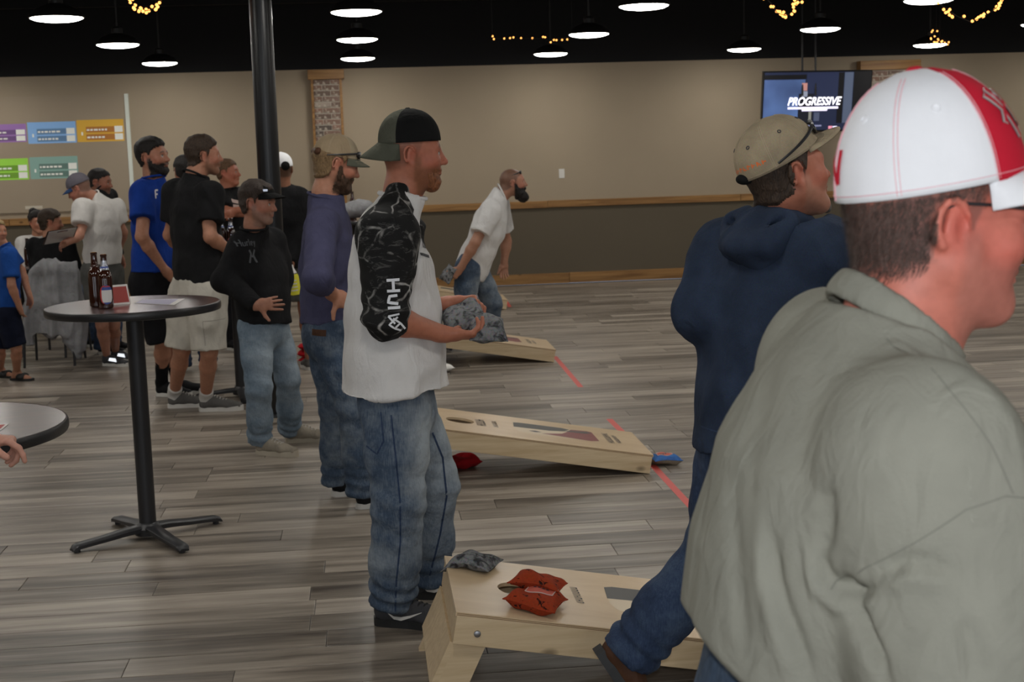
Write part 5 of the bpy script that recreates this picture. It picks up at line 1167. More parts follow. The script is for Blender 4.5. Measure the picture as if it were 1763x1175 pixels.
# ---------------------------------------------------------------- 2 slate sweater, khaki trucker cap
def slate_man():
    Y = 6.85; J = stand(-.15, Y, 1.78, (.93, .36, 0)); K = lambda x, y, d=0: px(x, y, Y+d)
    J.update(head=K(578, 284), hf=V(.93, .22, -.30), hu=V(.25, .05, 1), neck=K(560, 332), sR=K(556, 388, -.17), sL=K(572, 380, .17), eR=K(546, 478, -.42), wR=K(574, 508, -.25), eL=K(600, 470, .40), wL=K(600, 512, .2),
             hR=K(566, 575, -.07), hL=K(560, 570, .08), kR=K(606, 700, -.12), kL=K(574, 700, .12), aR=V(*pz(622, 875)[:2], .10), aL=V(*pz(578, 854)[:2], .10))
    hands = dict(R=dict(d=(.75, .10, -.42), n=(-.2, .9, -.2), curl=[(20, 24, 14), (26, 30, 16), (34, 34, 18), (42, 38, 20)], thumb=(.1, .95, .2)))
    p = person('man in slate blue sweater and khaki cap with one hand on his hip', J, SKIN, (.12, .07, .035), .013, .0055, dict(R=.005), hands, stubble=(.07, .045, .03), stub_amt=.8)
    add_hair(p, H_sandy, .002, .013, .0018, drop=.030); add_beard(p, hair_mat('brown_beard', (.06, .032, .018)), .004, .006, .0014, cheek=1.2)
    cap(p, [M_khaki, M_khaki, M_khaki_mesh, M_khaki_mesh, M_khaki_mesh, M_khaki_mesh], M_olive, tilt=.10, off=(0, -.012, .036), size=(.087, .108, .108), brim=.066, curve=.022, drop=.012, button=M_khaki, seam=M_stitch_tan)
    sunglasses(p, 'dark sunglasses wrapped over the khaki cap above the slate sweater', u0=.20)
    q = p.capT(p.dome(-math.pi/2, .12, 1.03)); F = Field(); F.cone(p.capT(p.dome(-math.pi/2-.5, .10, .99)), p.capT(p.dome(-math.pi/2+.5, .10, .99)), .020, .020, .01); cloth(F, 'cap_strap', M_brown, p.cap, .008, 0)
    lv = [(-.30, .130, .160, .012), (0, .130, .160, .010), (.30, .126, .160, .010), (.62, .128, .176, .006), (.86, .114, .178, -.002), (.98, .078, .145, -.006)]
    shirt(p, M_slate, lv, (.42, .42), (.082, .066, .06, .052), hem_pt=K(560, 553), hem_n=(.1, 0, -1), h=.011, amp=.011, seed=9, collar_r=.006)
    trousers(p, M_jean_mid, (.104, .088, .070, .070), .08, h=.011, amp=.007, seed=7, hips=(.124, .150), fade=.45, ground=.06)
    tr = bvh_of(p.pants); og = px(548, 545, 6.7)
    for zz in (0, -.075): decal('leather_patch', tr, [[(-.035, zz-.0), (.035, zz-.003)]], og, CR, V(0, 0, 1), (CW[0], CW[1], 0), .038 if zz == 0 else .030, M_brown, p.pants, .003)
    shoe(p, J['aR']+V(.02, 0, 0), (1, .25, 0), M_shoe_black, M_sole_white, laces=M_lace); shoe(p, J['aL']+V(.03, 0, 0), (1, .15, 0), M_shoe_black, M_sole_white, laces=M_lace, s=1.08)
slate_man()

# ---------------------------------------------------------------- 3 visor and black sweatshirt
def visor_man():
    Y = 8.15; J = stand(-.55, Y, 1.62, (.80, -.60, 0)); K = lambda x, y, d=0: px(x, y, Y+d)
    J.update(head=K(444, 352, 0), hf=V(.92, -.36, -.10), hu=V(.22, -.05, 1), neck=K(438, 388, .02), sR=K(414, 424, -.02), sL=K(466, 416, .22), eR=K(388, 482, -.10), wR=K(442, 526, -.26), eL=K(484, 480, .26), wL=K(488, 520, .14),
             hR=K(440, 566, -.06), hL=K(470, 562, .08), kR=K(446, 668, -.14), kL=K(496, 652, .08), aR=V(*pz(448, 782)[:2], .09), aL=V(*pz(500, 762)[:2], .09), s=.93)
    hands = dict(R=dict(d=(.85, -.30, .10), n=(.30, .9, -.1), curl=[(8, 12, 8), (14, 16, 10), (22, 20, 12), (30, 24, 14)], thumb=(.3, .9, .1), spread=.12))
    p = person('older man in black sweatshirt and black visor with a hand at his waist', J, (.40, .19, .125), (.05, .04, .035), .013, .006, dict(R=.005), hands, stubble=(.16, .13, .11), stub_amt=.5, build=1.02)
    add_hair(p, hair_mat('dark_brown_hair', (.035, .022, .016)), .030, .014, .003, drop=.012)
    cap(p, [M_capblack]*6, M_capblack, tilt=.12, off=(0, -.010, .058), size=(.087, .110, .080), brim=.076, curve=.018, drop=.014, open_top=True, name='visor')
    mb = MB(); c = p.capT(p.dome(math.pi/2-.75, .25, 1.10)); mb.box((-.012, -.004, -.006), (.012, .004, .006), Matrix.Translation(Vector(c))); mb.build('visor_badge', M_foil, p.cap)
    lv = [(-.36, .138, .172, .0), (0, .142, .176, .004), (.30, .140, .180, .006), (.62, .135, .190, .002), (.86, .120, .190, -.01), (.98, .080, .150, -.012)]
    shirt(p, M_black_sweat, lv, ('L', 'L'), (.088, .082, .07, .046), hem_pt=K(452, 556), hem_n=(-.06, 0, -1), h=.011, amp=.010, seed=12, collar_r=.008)
    tr = bvh_of(p.shirt); og = px(452, 413, 7.9); u = V(.66, .72, 0); st = []; x = 0
    gl = {'H': [[(0, 0), (0, 1)], [(.6, 0), (.6, 1)], [(0, .5), (.6, .5)]], 'u': [[(0, .62), (0, .05), (.45, .05), (.45, .62)]], 'r': [[(0, 0), (0, .62), (.35, .6)]], 'l': [[(0, 0), (0, 1)]], 'e': [[(0, .32), (.45, .36), (.40, .62), (.05, .58), (0, .1), (.42, .04)]], 'y': [[(0, .62), (.22, .05)], [(.45, .62), (.1, -.3)]]}
    for ch in 'Hurley':
        st += [[(x+a*.030, b*.036) for a, b in q] for q in gl[ch]]; x += {'H': .027, 'l': .011, 'r': .018}.get(ch, .023)
    decal('chest_lettering', tr, st, og+V(0, 0, -.04), u, V(0, 0, 1), (-.72, .66, 0), .0055, M_printgrey, p.shirt)
    e = og+V(.055, .055, -.10); decal('chest_emblem', tr, [[(-.022, .036), (-.009, .014), (-.022, -.036)], [(.022, .036), (.009, .008), (.022, -.036)], [(-.012, .003), (.012, -.003)]], e, u, V(0, 0, 1), (-.72, .66, 0), .012, M_printgrey, p.shirt)
    trousers(p, M_jean_light, (.106, .092, .078, .078), .08, h=.012, amp=.008, seed=14, hips=(.128, .158), fade=.45, ground=.065)
    shoe(p, J['aR']+V(.02, -.01, 0), (.85, -.50, 0), M_shoe_tan, M_sole_tan, laces=M_lace, s=1.0); shoe(p, J['aL']+V(.02, 0, 0), (.98, -.15, 0), M_shoe_tan, M_sole_tan, laces=M_lace, s=1.05)
visor_man()

# ---------------------------------------------------------------- 4 black tee, white shorts
def shorts_man():
    Y = 9.45; J = stand(-1.1, Y, 1.84, (.70, .71, 0)); K = lambda x, y, d=0: px(x, y, Y+d)
    J.update(head=K(350, 270, .02), hf=V(.96, .26, .0), hu=V(.05, 0, 1), neck=K(338, 298), sR=K(364, 334, -.14), sL=K(304, 332, .14), eR=K(362, 408, -.20), wR=K(398, 434, -.02), eL=K(292, 405, .20), wL=K(320, 440, .40),
             hR=K(358, 505, -.07), hL=K(325, 505, .07), kR=K(360, 605, -.09), kL=K(313, 602, .06), aR=V(*pz(356, 708)[:2], .10), aL=V(*pz(302, 702)[:2], .10))
    p = person('tall man in plain black tee and white cargo shorts seen from behind', J, SKIN, (.06, .035, .022), .013, .0065, None, None, stubble=(.14, .08, .05), stub_amt=.5, buzz=.5)
    add_hair(p, H_brown, .022, .008, .002)
    lv = [(-.30, .140, .190, 0), (0, .138, .186, 0), (.30, .135, .182, 0), (.62, .135, .195, 0), (.86, .118, .195, -.005), (.98, .080, .150, -.008)]
    shirt(p, M_black_tee, lv, ('S', 'S'), (.094, .07, .06, .05), hem_pt=K(338, 486), hem_n=(-.20, 0, -1), h=.012, amp=.010, seed=16, sl_end=.66)
    trousers(p, M_shorts_white, (.122, .118, .10, .112), .10, h=.011, amp=.010, seed=17, hips=(.145, .180), frac=.49, name='shorts', freq=22)
    tr = bvh_of(p.pants); og = px(372, 560, 9.2); decal('cargo_pocket', tr, [[(-.09, .02), (.09, .03)], [(-.09, .02), (-.085, -.14)], [(.09, .03), (.085, -.12)]], og, CR, V(0, 0, 1), (CW[0], CW[1], 0), .005, mat('shorts_seam', (.34, .32, .28), .9), p.pants)
    for k, d_ in (('R', (1, -.10, 0)), ('L', (1, .0, 0))): shoe(p, J['a'+k], d_, M_shoe_grey, M_sole_white, laces=M_lace, s=1.06); sock(p, k, M_sock_white, .14)
shorts_man()

# ---------------------------------------------------------------- 5 blue tee, black shorts
def blue_man():
    Y = 10.1; J = stand(-1.45, Y, 1.84, (.85, -.50, 0)); K = lambda x, y, d=0: px(x, y, Y+d)
    J.update(head=K(263, 272, 0), hf=V(.90, -.36, .06), hu=V(-.06, 0, 1), neck=K(263, 302), sR=K(245, 332, -.08), sL=K(290, 336, .20), eR=K(244, 408, -.22), wR=K(281, 462, -.10), eL=K(298, 410, .28), wL=K(300, 455, .2),
             hR=K(252, 488, -.05), hL=K(278, 488, .08), kR=K(280, 585, -.04), kL=K(294, 585, .14), aR=V(*pz(280, 682)[:2], .10), aL=V(*pz(306, 680)[:2], .10))
    p = person('dark-bearded man in royal blue tee with a hand in his shorts pocket', J, SKIN, (.025, .017, .013), .013, .0065, None, dict(R=dict(d=(.62, .1, -.75))), stubble=(.04, .03, .025), stub_amt=.9)
    add_hair(p, H_black, .026, .010, .002); add_beard(p, H_black, .003, .003, .001, cheek=1.2)
    lv = [(-.30, .135, .185, 0), (0, .136, .184, 0), (.30, .130, .180, 0), (.62, .132, .192, 0), (.86, .116, .192, -.005), (.98, .080, .150, -.008)]
    shirt(p, M_blue_tee, lv, ('S', 'S'), (.090, .07, .06, .05), hem_pt=K(262, 467), hem_n=(0, 0, -1), h=.012, amp=.010, seed=21, sl_end=.6)
    tr = bvh_of(p.shirt); og = px(279, 337, 9.9); decal('chest_letter', tr, [[(0, 0), (0, .055)], [(0, .055), (.030, .055)], [(0, .028), (.024, .028)]], og-V(0, 0, .02), V(.6, .8, 0), V(0, 0, 1), (-.5, .85, 0), .012, M_printwhite, p.shirt)
    trousers(p, M_shorts_black, (.120, .115, .10, .112), .10, h=.013, amp=.007, seed=22, hips=(.140, .175), frac=.52, name='shorts')
    for k, d_ in (('R', (1, -.5, 0)), ('L', (1, .1, 0))): shoe(p, J['a'+k], d_, M_shoe_black, M_sole_white, s=1.05); sock(p, k, M_sock_black, .55)
blue_man()

# ---------------------------------------------------------------- 6 folded arms by the wall
def folded_man():
    Y = 12.8; J = stand(px(396, 400, Y)[0], Y, 1.72, (.75, -.66, 0)); K = lambda x, y, d=0: px(x, y, Y+d)
    J.update(head=K(392, 299), hf=V(.95, -.25, .05), neck=K(392, 323), sR=K(382, 342, -.08), sL=K(413, 338, .16), eR=K(388, 366, -.22), wR=K(410, 362, -.22), eL=K(420, 366, .05), wL=K(400, 368, -.22))
    p = person('sandy-haired man in black tee standing with folded arms near the far wall', J, SKIN_RED, (.11, .06, .03), .016, .008, None, None)
    add_hair(p, hair_mat('light_brown_hair', (.13, .070, .035)), .018, .008, .002); shirt(p, M_black_tee, None, ('S', 'S'), (.088, .07, .06, .05), h=.016, seed=31, sl_end=.75); trousers(p, M_shorts_black, h=.018, seed=32)
    tr = bvh_of(p.shirt); og = px(410, 345, 12.6); decal('chest_print', tr, [[(0, 0), (.10, -.02)], [(.02, -.05), (.10, -.06)]], og, V(.66, .75, 0), V(0, 0, 1), (-.75, .66, 0), .03, M_patch_edge, p.shirt)
    for k in ('R', 'L'): shoe(p, J['a'+k], J['f'], M_shoe_black, M_sole_white)
folded_man()

# ---------------------------------------------------------------- 7 behind the post, white cap
def post_man():
    Y = 11.3; c = px(498, 400, Y); J = stand(c[0], Y, 1.76, (-.25, .97, 0)); K = lambda x, y, d=0: px(x, y, Y+d)
    J.update(head=K(484, 294), hf=V(-.35, .94, 0), neck=K(486, 318), sR=K(512, 340, -.02), sL=K(468, 340, .02), eR=K(514, 402, -.05), wR=K(501, 452, -.16), eL=K(462, 400, 0))
    hands = dict(R=dict(d=(-.25, -.1, -1), n=(-.6, .75, 0), curl=(45, 45, 30)))
    p = person('man in black long sleeves and white mesh cap standing behind the steel post', J, SKIN_TAN, (.04, .03, .02), .015, .008, None, hands, buzz=.7)
    cap(p, [M_capwhite]*6, M_capblack, tilt=.05, button=M_capwhite, off=(0, -.012, .038), size=(.086, .108, .106))
    F = Field(); F.ell(p.capT(p.dome(-math.pi/2, .05, 1.0)), (.036, .036, .036), None, .01); cloth(F, 'cap_opening', M_capblack, p.cap, .009, 0)
    shirt(p, M_black_sweat, [(-.24, .140, .19, 0), (0, .14, .19, 0), (.30, .135, .185, 0), (.62, .135, .195, 0), (.86, .12, .20, 0), (.98, .085, .155, 0)], ('L', 'L'), (.092, .08, .06, .045), h=.014, seed=35)
    trousers(p, M_shorts_grey, (.118, .112, .10, .108), h=.016, seed=36, frac=.42, name='shorts', hips=(.135, .17))
    for k in ('R', 'L'): shoe(p, J['a'+k], J['f'], M_shoe_grey, M_sole_white)
    # bottle in a yellow sleeve
    b = px(510, 508, Y-.20); t = empty('sleeved_bottle', tuple(b), label='brown bottle in a bright yellow foam sleeve held behind the black sweatshirt', cat='bottle')
    M_y = mat('yellow_neoprene', (.62, .58, .03), .7); mb = MB(); mb.lathe([(.026, 0), (.036, .004), (.037, .125), (.031, .140)], 28); sl = mb.build('foam_sleeve', M_y, t, smooth=True)
    mb = MB(); mb.lathe([(.029, .13), (.028, .145), (.020, .165), (.0145, .18), (.0125, .222), (.0142, .224), (.0142, .231), (.012, .233)], 28); mb.build('glass', M_amber, t, smooth=True)
    mb = MB(); mb.lathe([(.0290, .148), (.0206, .167), (.0152, .183), (.0138, .205)], 20, close=False); mb.build('neck_label', M_labelw, t, smooth=True)
    for i in range(4):
        n = 10; vs = [(.0378*math.cos(a), .0378*math.sin(a), .03+.022*i+dz) for a in np.linspace(-2.3, -1.0, n) for dz in (0, .008)]; mobj('print_line', vs, [(2*k, 2*k+2, 2*k+3, 2*k+1) for k in range(n-1)], M_labelw, sl)
    t.rotation_euler = (0, -.12, 0); t.scale = (1.15,)*3
post_man()

# ---------------------------------------------------------------- 8 white tee with clipboard
def clip_man():
    Y = 11.9; J = stand(px(180, 450, Y)[0], Y, 1.66, (-.62, .78, 0)); K = lambda x, y, d=0: px(x, y, Y+d)
    J.update(head=K(137, 326, -.03), hf=V(-.88, .20, -.42), hu=V(-.35, 0, 1), neck=K(157, 340), sR=K(200, 360, .15), sL=K(144, 358, -.15), eL=K(136, 406, -.26), wL=K(114, 418, -.42), eR=K(212, 400, .18), wR=K(205, 430, .30),
             hR=K(192, 470, .07), hL=K(162, 470, -.07), kR=K(196, 560, .07), kL=K(176, 560, -.07), aR=V(*pz(200, 622)[:2], .095), aL=V(*pz(185, 630)[:2], .095))
    p = person('man in white tee and grey shorts looking down at a clipboard', J, (.44, .21, .14), (.08, .06, .05), .014, .0075, None, None, buzz=.6)
    cap(p, [M_capgrey]*6, fabric('blue_brim', (.03, .06, .14)), tilt=.02, button=M_capgrey, off=(0, -.012, .038), brim=.066)
    lv = [(-.24, .150, .180, 0), (0, .150, .178, 0), (.30, .142, .172, 0), (.62, .140, .185, 0), (.86, .120, .188, 0), (.98, .085, .150, 0)]
    shirt(p, M_white_tee2, lv, ('S', 'S'), (.092, .07, .06, .05), hem_pt=K(176, 455), h=.013, amp=.011, seed=41, sl_end=.62, freq=18)
    trousers(p, M_shorts_grey, (.118, .112, .10, .110), h=.014, seed=42, frac=.44, name='shorts', hips=(.140, .172))
    for k in ('R', 'L'):
        so = shoe(p, J['a'+k], (.95, -.5, 0) if k == 'L' else (.9, -.3, 0), M_shoe_char, M_sole_white); q = J['a'+k]; d = unit(V(.95, -.5, 0)); s_ = np.cross(V(0, 0, 1), d)
        mobj('reflective_stripe', [q+d*.05-s_*.047+V(0, 0, -.045), q+d*.13-s_*.045+V(0, 0, -.055), q+d*.12-s_*.043+V(0, 0, -.025), q+d*.06-s_*.045+V(0, 0, -.02)], [(0, 1, 2, 3)], M_reflect_glow, so)  # glow put into the stripe for the flash it throws back
    c = K(104, 406, -.46); t = empty('clipboard', tuple(c), label='white papers on a clipboard held up by the man in the white tee', cat='clipboard'); u = unit(V(.92, .25, .12)); v = unit(V(.30, -.80, .35)); n = np.cross(u, v); n = n if n[1] < 0 else -n
    for nm, w_, h_, z_, m in (('backing', .115, .15, 0, M_brown), ('paper', .105, .14, .004, M_card)): mobj(nm, [u*a*w_+v*b*h_+n*(z_+e) for e in (-.002, .001) for a, b in ((-1, -1), (1, -1), (1, 1), (-1, 1))], [(3, 2, 1, 0), (4, 5, 6, 7), (0, 1, 5, 4), (1, 2, 6, 5), (2, 3, 7, 6), (3, 0, 4, 7)], m, t)
    mobj('clip', [u*a*.04+v*(.12+b*.015)+n*.008 for a, b in ((-1, -1), (1, -1), (1, 1), (-1, 1))], [(0, 1, 2, 3)], M_foil, t)
clip_man()

# ---------------------------------------------------------------- 9 man behind the clipboard, 10 dark head between the two tall men
def behind_men():
    Y = 12.9; J = stand(px(176, 400, Y)[0], Y, 1.70, (.92, -.3, 0)); J.update(head=px(172, 315, Y), hf=V(.95, -.2, -.12))
    p = person('dark-haired man in dark shirt half hidden behind the white tee', J, (.34, .15, .095), (.02, .015, .012), .017, .008, None, None, stubble=(.08, .05, .04)); add_hair(p, H_black, .016, .008, .002)
    shirt(p, M_black_tee, None, ('L', 'L'), h=.017, seed=51); trousers(p, M_jean_dark, h=.02, seed=52)
    for k in ('R', 'L'): shoe(p, J['a'+k], J['f'], M_shoe_black, M_sole_white)
    Y = 11.6; J = stand(px(322, 400, Y)[0], Y, 1.70, (-.3, .95, 0)); J.update(head=px(318, 296, Y), hf=V(-.3, .95, 0))
    p = person('black-haired person mostly hidden between the blue tee and the black tee', J, SKIN_TAN, (.02, .015, .012), .017, .009, None, None); add_hair(p, H_black, .024, .014, .002)
    shirt(p, M_black_tee, None, ('S', 'S'), h=.018, seed=55); trousers(p, M_jean_dark, h=.02, seed=56)
    for k in ('R', 'L'): shoe(p, J['a'+k], J['f'], M_shoe_black, M_sole_white)
behind_men()

# ---------------------------------------------------------------- 11 boy at the frame edge
def boy():
    Y = 11.25; J = stand(px(10, 500, Y)[0], Y, 1.37, (.72, -.62, 0)); K = lambda x, y, d=0: px(x, y, Y+d)
    J.update(head=K(-6, 400), neck=K(4, 424), sR=K(16, 440, -.10), sL=K(14, 438, .14), eR=K(20, 492, -.16), wR=K(33, 528, -.10), hR=K(14, 545, -.05), hL=K(10, 545, .08), kR=K(28, 600, -.06), kL=K(0, 600, .10), aR=V(*pz(30, 655)[:2], .07), aL=V(*pz(2, 650)[:2], .07), tR=unit(V(.9, -.42, 0)), tL=unit(V(.85, -.5, 0)))
    p = person('boy in blue tee and navy shorts wearing black slide sandals', J, SKIN, (.25, .17, .08), .012, .007, None, None, bare_feet=('R', 'L')); add_hair(p, H_blond, .020, .012, .002)
    lv = [(-.30, .120, .165, 0), (0, .122, .165, 0), (.3, .12, .16, 0), (.62, .12, .17, 0), (.86, .105, .17, 0), (.98, .08, .14, 0)]
    shirt(p, M_boy_tee, lv, ('S', 'S'), (.092, .07, .06, .05), h=.011, seed=61, sl_end=.75); trousers(p, M_shorts_navy, (.120, .115, .10, .118), h=.012, seed=62, frac=.47, name='shorts', hips=(.13, .165))
    for k in ('R', 'L'):
        A = J['a'+k]; d = J['t'+k]; s_ = np.cross(V(0, 0, 1), d); xs = np.linspace(0, .22, 14); hw = np.interp(xs, [0, .02, .08, .15, .2, .22], [.01, .032, .034, .042, .034, .008]); g = V(A[0], A[1], 0)-d*.065
        ol = [g+d*x+s_*w for x, w in zip(xs, hw)]+[g+d*x-s_*w for x, w in zip(xs[::-1], hw[::-1])]; n = len(ol); so = mobj('sandal', [q for q in ol]+[q+V(0, 0, .018) for q in ol], [tuple(range(n-1, -1, -1)), tuple(range(n, 2*n))]+[(i, (i+1) % n, n+(i+1) % n, n+i) for i in range(n)], M_sole_black, p.o)
        F = Field(); c = g+d*.115; F.cone(c-s_*.030+V(0, 0, .028), c+s_*.030+V(0, 0, .028), .030, .030, .01, d, 1.2); F.cone(c-s_*.06+V(0, 0, .0), c+s_*.06+V(0, 0, .0), .018, .018, .01, op='s'); F.plane(g+V(0, 0, .012), (0, 0, -1)); cloth(F, 'strap', M_sole_black, so, .008, 0)
boy()

# ---------------------------------------------------------------- 12 bearded thrower bending forward
def bend_man():
    Y = 12.1; J = stand(.96, Y, 1.80, (.98, .10, 0)); K = lambda x, y, d=0: px(x, y, Y+d)
    J.update(head=K(883, 316), hf=V(.99, .03, .05), hu=V(.05, 0, 1), neck=K(867, 331, 0), sR=K(844, 362, -.16), sL=K(860, 356, .16), eR=K(818, 418, -.24), wR=K(793, 462, -.20), eL=K(872, 415, .24), wL=K(868, 452, .22),
             hR=K(806, 462, -.09), hL=K(818, 462, .09), kR=K(800, 530, -.10), kL=K(848, 522, .10), aR=V(*pz(770, 606)[:2], .10), aL=V(*pz(842, 592)[:2], .10), f=unit(V(.98, .1, 0)))
    p = person('black-bearded man in white tee leaning forward by the farthest boards', J, (.40, .20, .13), (.03, .025, .02), .013, .0065, dict(R=.007, L=.007), dict(R=dict(d=(-.7, 0, -.7), curl=(50, 50, 30)), L=dict(d=(-.05, 0, -1))), buzz=.55, stubble=(.03, .02, .018), stub_amt=1.0, build=1.05)
    add_beard(p, H_black, .010, .018, .002, long=.022)
    p.capT = lambda v: p.H+p.B@(np.array(v)+np.array([0, -.012, .030])); p.dome = lambda ph, u, gr=1.0: (.078*gr*math.cos(ph)*(1-u*u)**.5, .102*gr*math.sin(ph)*(1-u*u)**.5, .092*gr*u)
    sunglasses(p, 'sunglasses pushed up on the shaved head of the black-bearded man', u0=.55, gr=1.03, wrap=.8)
    lv = [(-.22, .135, .175, 0), (0, .140, .178, 0), (.30, .138, .178, .01), (.62, .140, .195, .01), (.86, .122, .195, 0), (.98, .085, .150, 0)]
    shirt(p, M_white_tee, lv, ('S', 'S'), (.094, .07, .06, .05), hem_t=-.14, h=.011, amp=.011, seed=71, sl_end=.72)
    trousers(p, M_jean_mid, (.115, .098, .082, .084), .10, h=.012, seed=72, hips=(.135, .165), fade=.4)
    for k in ('R', 'L'): shoe(p, J['a'+k], (1, .05, 0), M_shoe_black, M_sole_white)
    c = K(772, 472, -.16); bean_bag(c, (.6, .1, .7), (-.7, -.5, .5), M_bag_grey, 'grey bean bag swung back in the black-bearded man\'s hand', .15, .03, 0, 40)
bend_man()

# ---------------------------------------------------------------- 13 navy hoodie, khaki cap
def navy_man():
    Y = 3.72; J = stand(1.05, Y, 1.80, (.70, .71, 0)); K = lambda x, y, d=0: px(x, y, Y+d)
    J.update(head=K(1354, 304, -.05), hf=V(.93, .22, .20), hu=V(-.20, .05, 1), neck=K(1338, 380, 0), sR=K(1404, 432, -.13), sL=K(1252, 432, .13), eL=K(1212, 535, .06), wL=K(1258, 500, .40), eR=K(1500, 440, -.10), wR=K(1600, 420, .05),
             hR=K(1345, 790, -.07), hL=K(1275, 780, .07), kR=K(1390, 1010, -.05), kL=K(1228, 950, .20), aR=K(1420, 1230, .05), aL=K(1080, 1132, .26), f=unit(V(.70, .71, 0)))
    p = person('man in navy hooded sweatshirt and worn khaki cap with sunglasses striding past', J, SKIN_RED, (.05, .035, .028), .013, .0040, None, None, buzz=.75, stubble=(.30, .22, .16), stub_amt=.3, neck_r=.064, build=1.08, fat=.004)
    add_hair(p, H_brown, .006, .0045, .0012, drop=.006)
    q = p.H+p.B@V(0, .095, -.108); F = Field(); F.ell(q, (.014, .014, .016), None, .01); cloth(F, 'goatee', H_grey, p.o, .005, .0015, 200)
    cap(p, [M_khaki]*6, M_khaki, tilt=.26, off=(0, -.012, .044), size=(.092, .116, .116), brim=.078, curve=.014, drop=-.004, button=M_khaki, seam=M_stitch_tan, eyelets=M_stitch_dark)
    sunglasses(p, 'black sunglasses clipped around the worn khaki cap', u0=.26, wrap=.95)
    tr = bvh_of(p.cap); c0 = p.capT(p.dome(-math.pi/2, .16, 1.0)); r_, f_, u_ = p.B[:, 0], p.B[:, 1], p.B[:, 2]
    F = Field(); F.ell(p.capT(p.dome(-math.pi/2, .06, .97)), (.024, .024, .015), None, .01); cloth(F, 'cap_opening', M_capblack, p.cap, .005, 0)
    st = []
    for i in range(8): x = -.052+.014*i; st += [[(x, 0), (x, .011)], [(x, .006 if i % 2 else .011), (x+.008, .006 if i % 3 else 0)]]
    c_ = p.capT(p.dome(-math.pi/2+.35, .24, 1.0)); du = unit(p.capT(p.dome(-math.pi/2+.40, .24, 1.0))-c_); dv = p.capT(p.dome(-math.pi/2+.35, .30, 1.0))-c_; dv = unit(dv-du*np.dot(dv, du)); nn = np.cross(du, dv); nn = nn if nn@(c_-p.H) > 0 else -nn
    decal('cap_lettering', tr, st, c_, du, dv, -nn, .0034, M_orange_thread, p.cap, .0042, .004)
    lv = [(-.42, .150, .190, .0), (-.2, .158, .196, 0), (0, .160, .195, 0), (.30, .158, .195, .01), (.62, .155, .205, .01), (.86, .130, .205, -.005), (.98, .088, .160, -.012)]
    def hemband(P): return np.zeros(len(P))
    shirt(p, M_navy, lv, ('L', 'L'), (.098, .078, .07, .056), hem_pt=K(1270, 772), hem_n=(.10, 0, -1), h=.009, amp=.010, seed=81, collar=False, freq=12)
    F = Field(); n = J['neck']; w = unit(J['sL']-J['sR']); f = J['f']                       # hood lying on the back, collar rising round the neck
    ring = [n+(f*math.cos(t)*.082+w*math.sin(t)*.094)+V(0, 0, -.012-.030*math.cos(t)) for t in np.linspace(0, 2*math.pi, 13)]
    F.chain(ring, [.026]*13, .02); F.cone(n-f*.095+V(0, 0, -.005)+w*.085, n-f*.095+V(0, 0, -.005)-w*.085, .036, .036, .03); F.cone(n-f*.115+w*.075+V(0, 0, -.035), n-f*.118-w*.03+V(0, 0, -.10), .034, .030, .03); F.cone(n-f*.115-w*.075+V(0, 0, -.035), n-f*.118-w*.01+V(0, 0, -.10), .034, .030, .03)
    F.ell(n-f*.105+V(0, 0, -.055), (.10, .10, .055), None, .03); F.cone(n-f*.02+V(0, 0, 0), n+f*.03+V(0, 0, .15), .063, .066, .012, op='s'); F.cone(n-f*.115+w*.085+V(0, 0, .006), n-f*.150+V(0, 0, -.062), .008, .012, .02, op='s'); F.cone(n-f*.115-w*.085+V(0, 0, .006), n-f*.150+V(0, 0, -.062), .008, .012, .02, op='s')
    cloth(F, 'hood', M_navy, p.o, .0075, .005, 22, 83)
    tr = bvh_of(p.shirt); hA = K(1270, 738); decal('hem_seam', tr, [[(-.22, .02), (-.1, .008), (.0, 0), (.15, -.006), (.25, -.01)]], hA, CR, V(0, 0, 1), (CW[0], CW[1], 0), .004, M_jean_dark, p.shirt, .001)
    trousers(p, M_jean_dark, (.122, .104, .086, .088), .10, h=.010, amp=.007, seed=84, hips=(.14, .175), stack=.007, fade=.25, ground=9)
    # trailing boot: toe on the floor, heel lifted
    A = J['aL']; d = unit(V(.50, -.25, -.80)); up = unit(V(.82, .05, .56)); up = unit(up-d*np.dot(up, d)); s_ = np.cross(up, d); og = A-d*.05-up*.09
    tp = og+d*.29; og = og+V(0, 0, -min(0, tp[2]))
    shoe(p, A, (1, 0, 0), M_brown, M_sole_black, 'boot', s=1.05, lift=lambda Q: og+Q@np.stack([d, s_, up], 0))
    shoe(p, V(J['aR'][0], J['aR'][1], .1), (.9, .3, 0), M_brown, M_sole_black, 'boot', s=1.05)
navy_man()

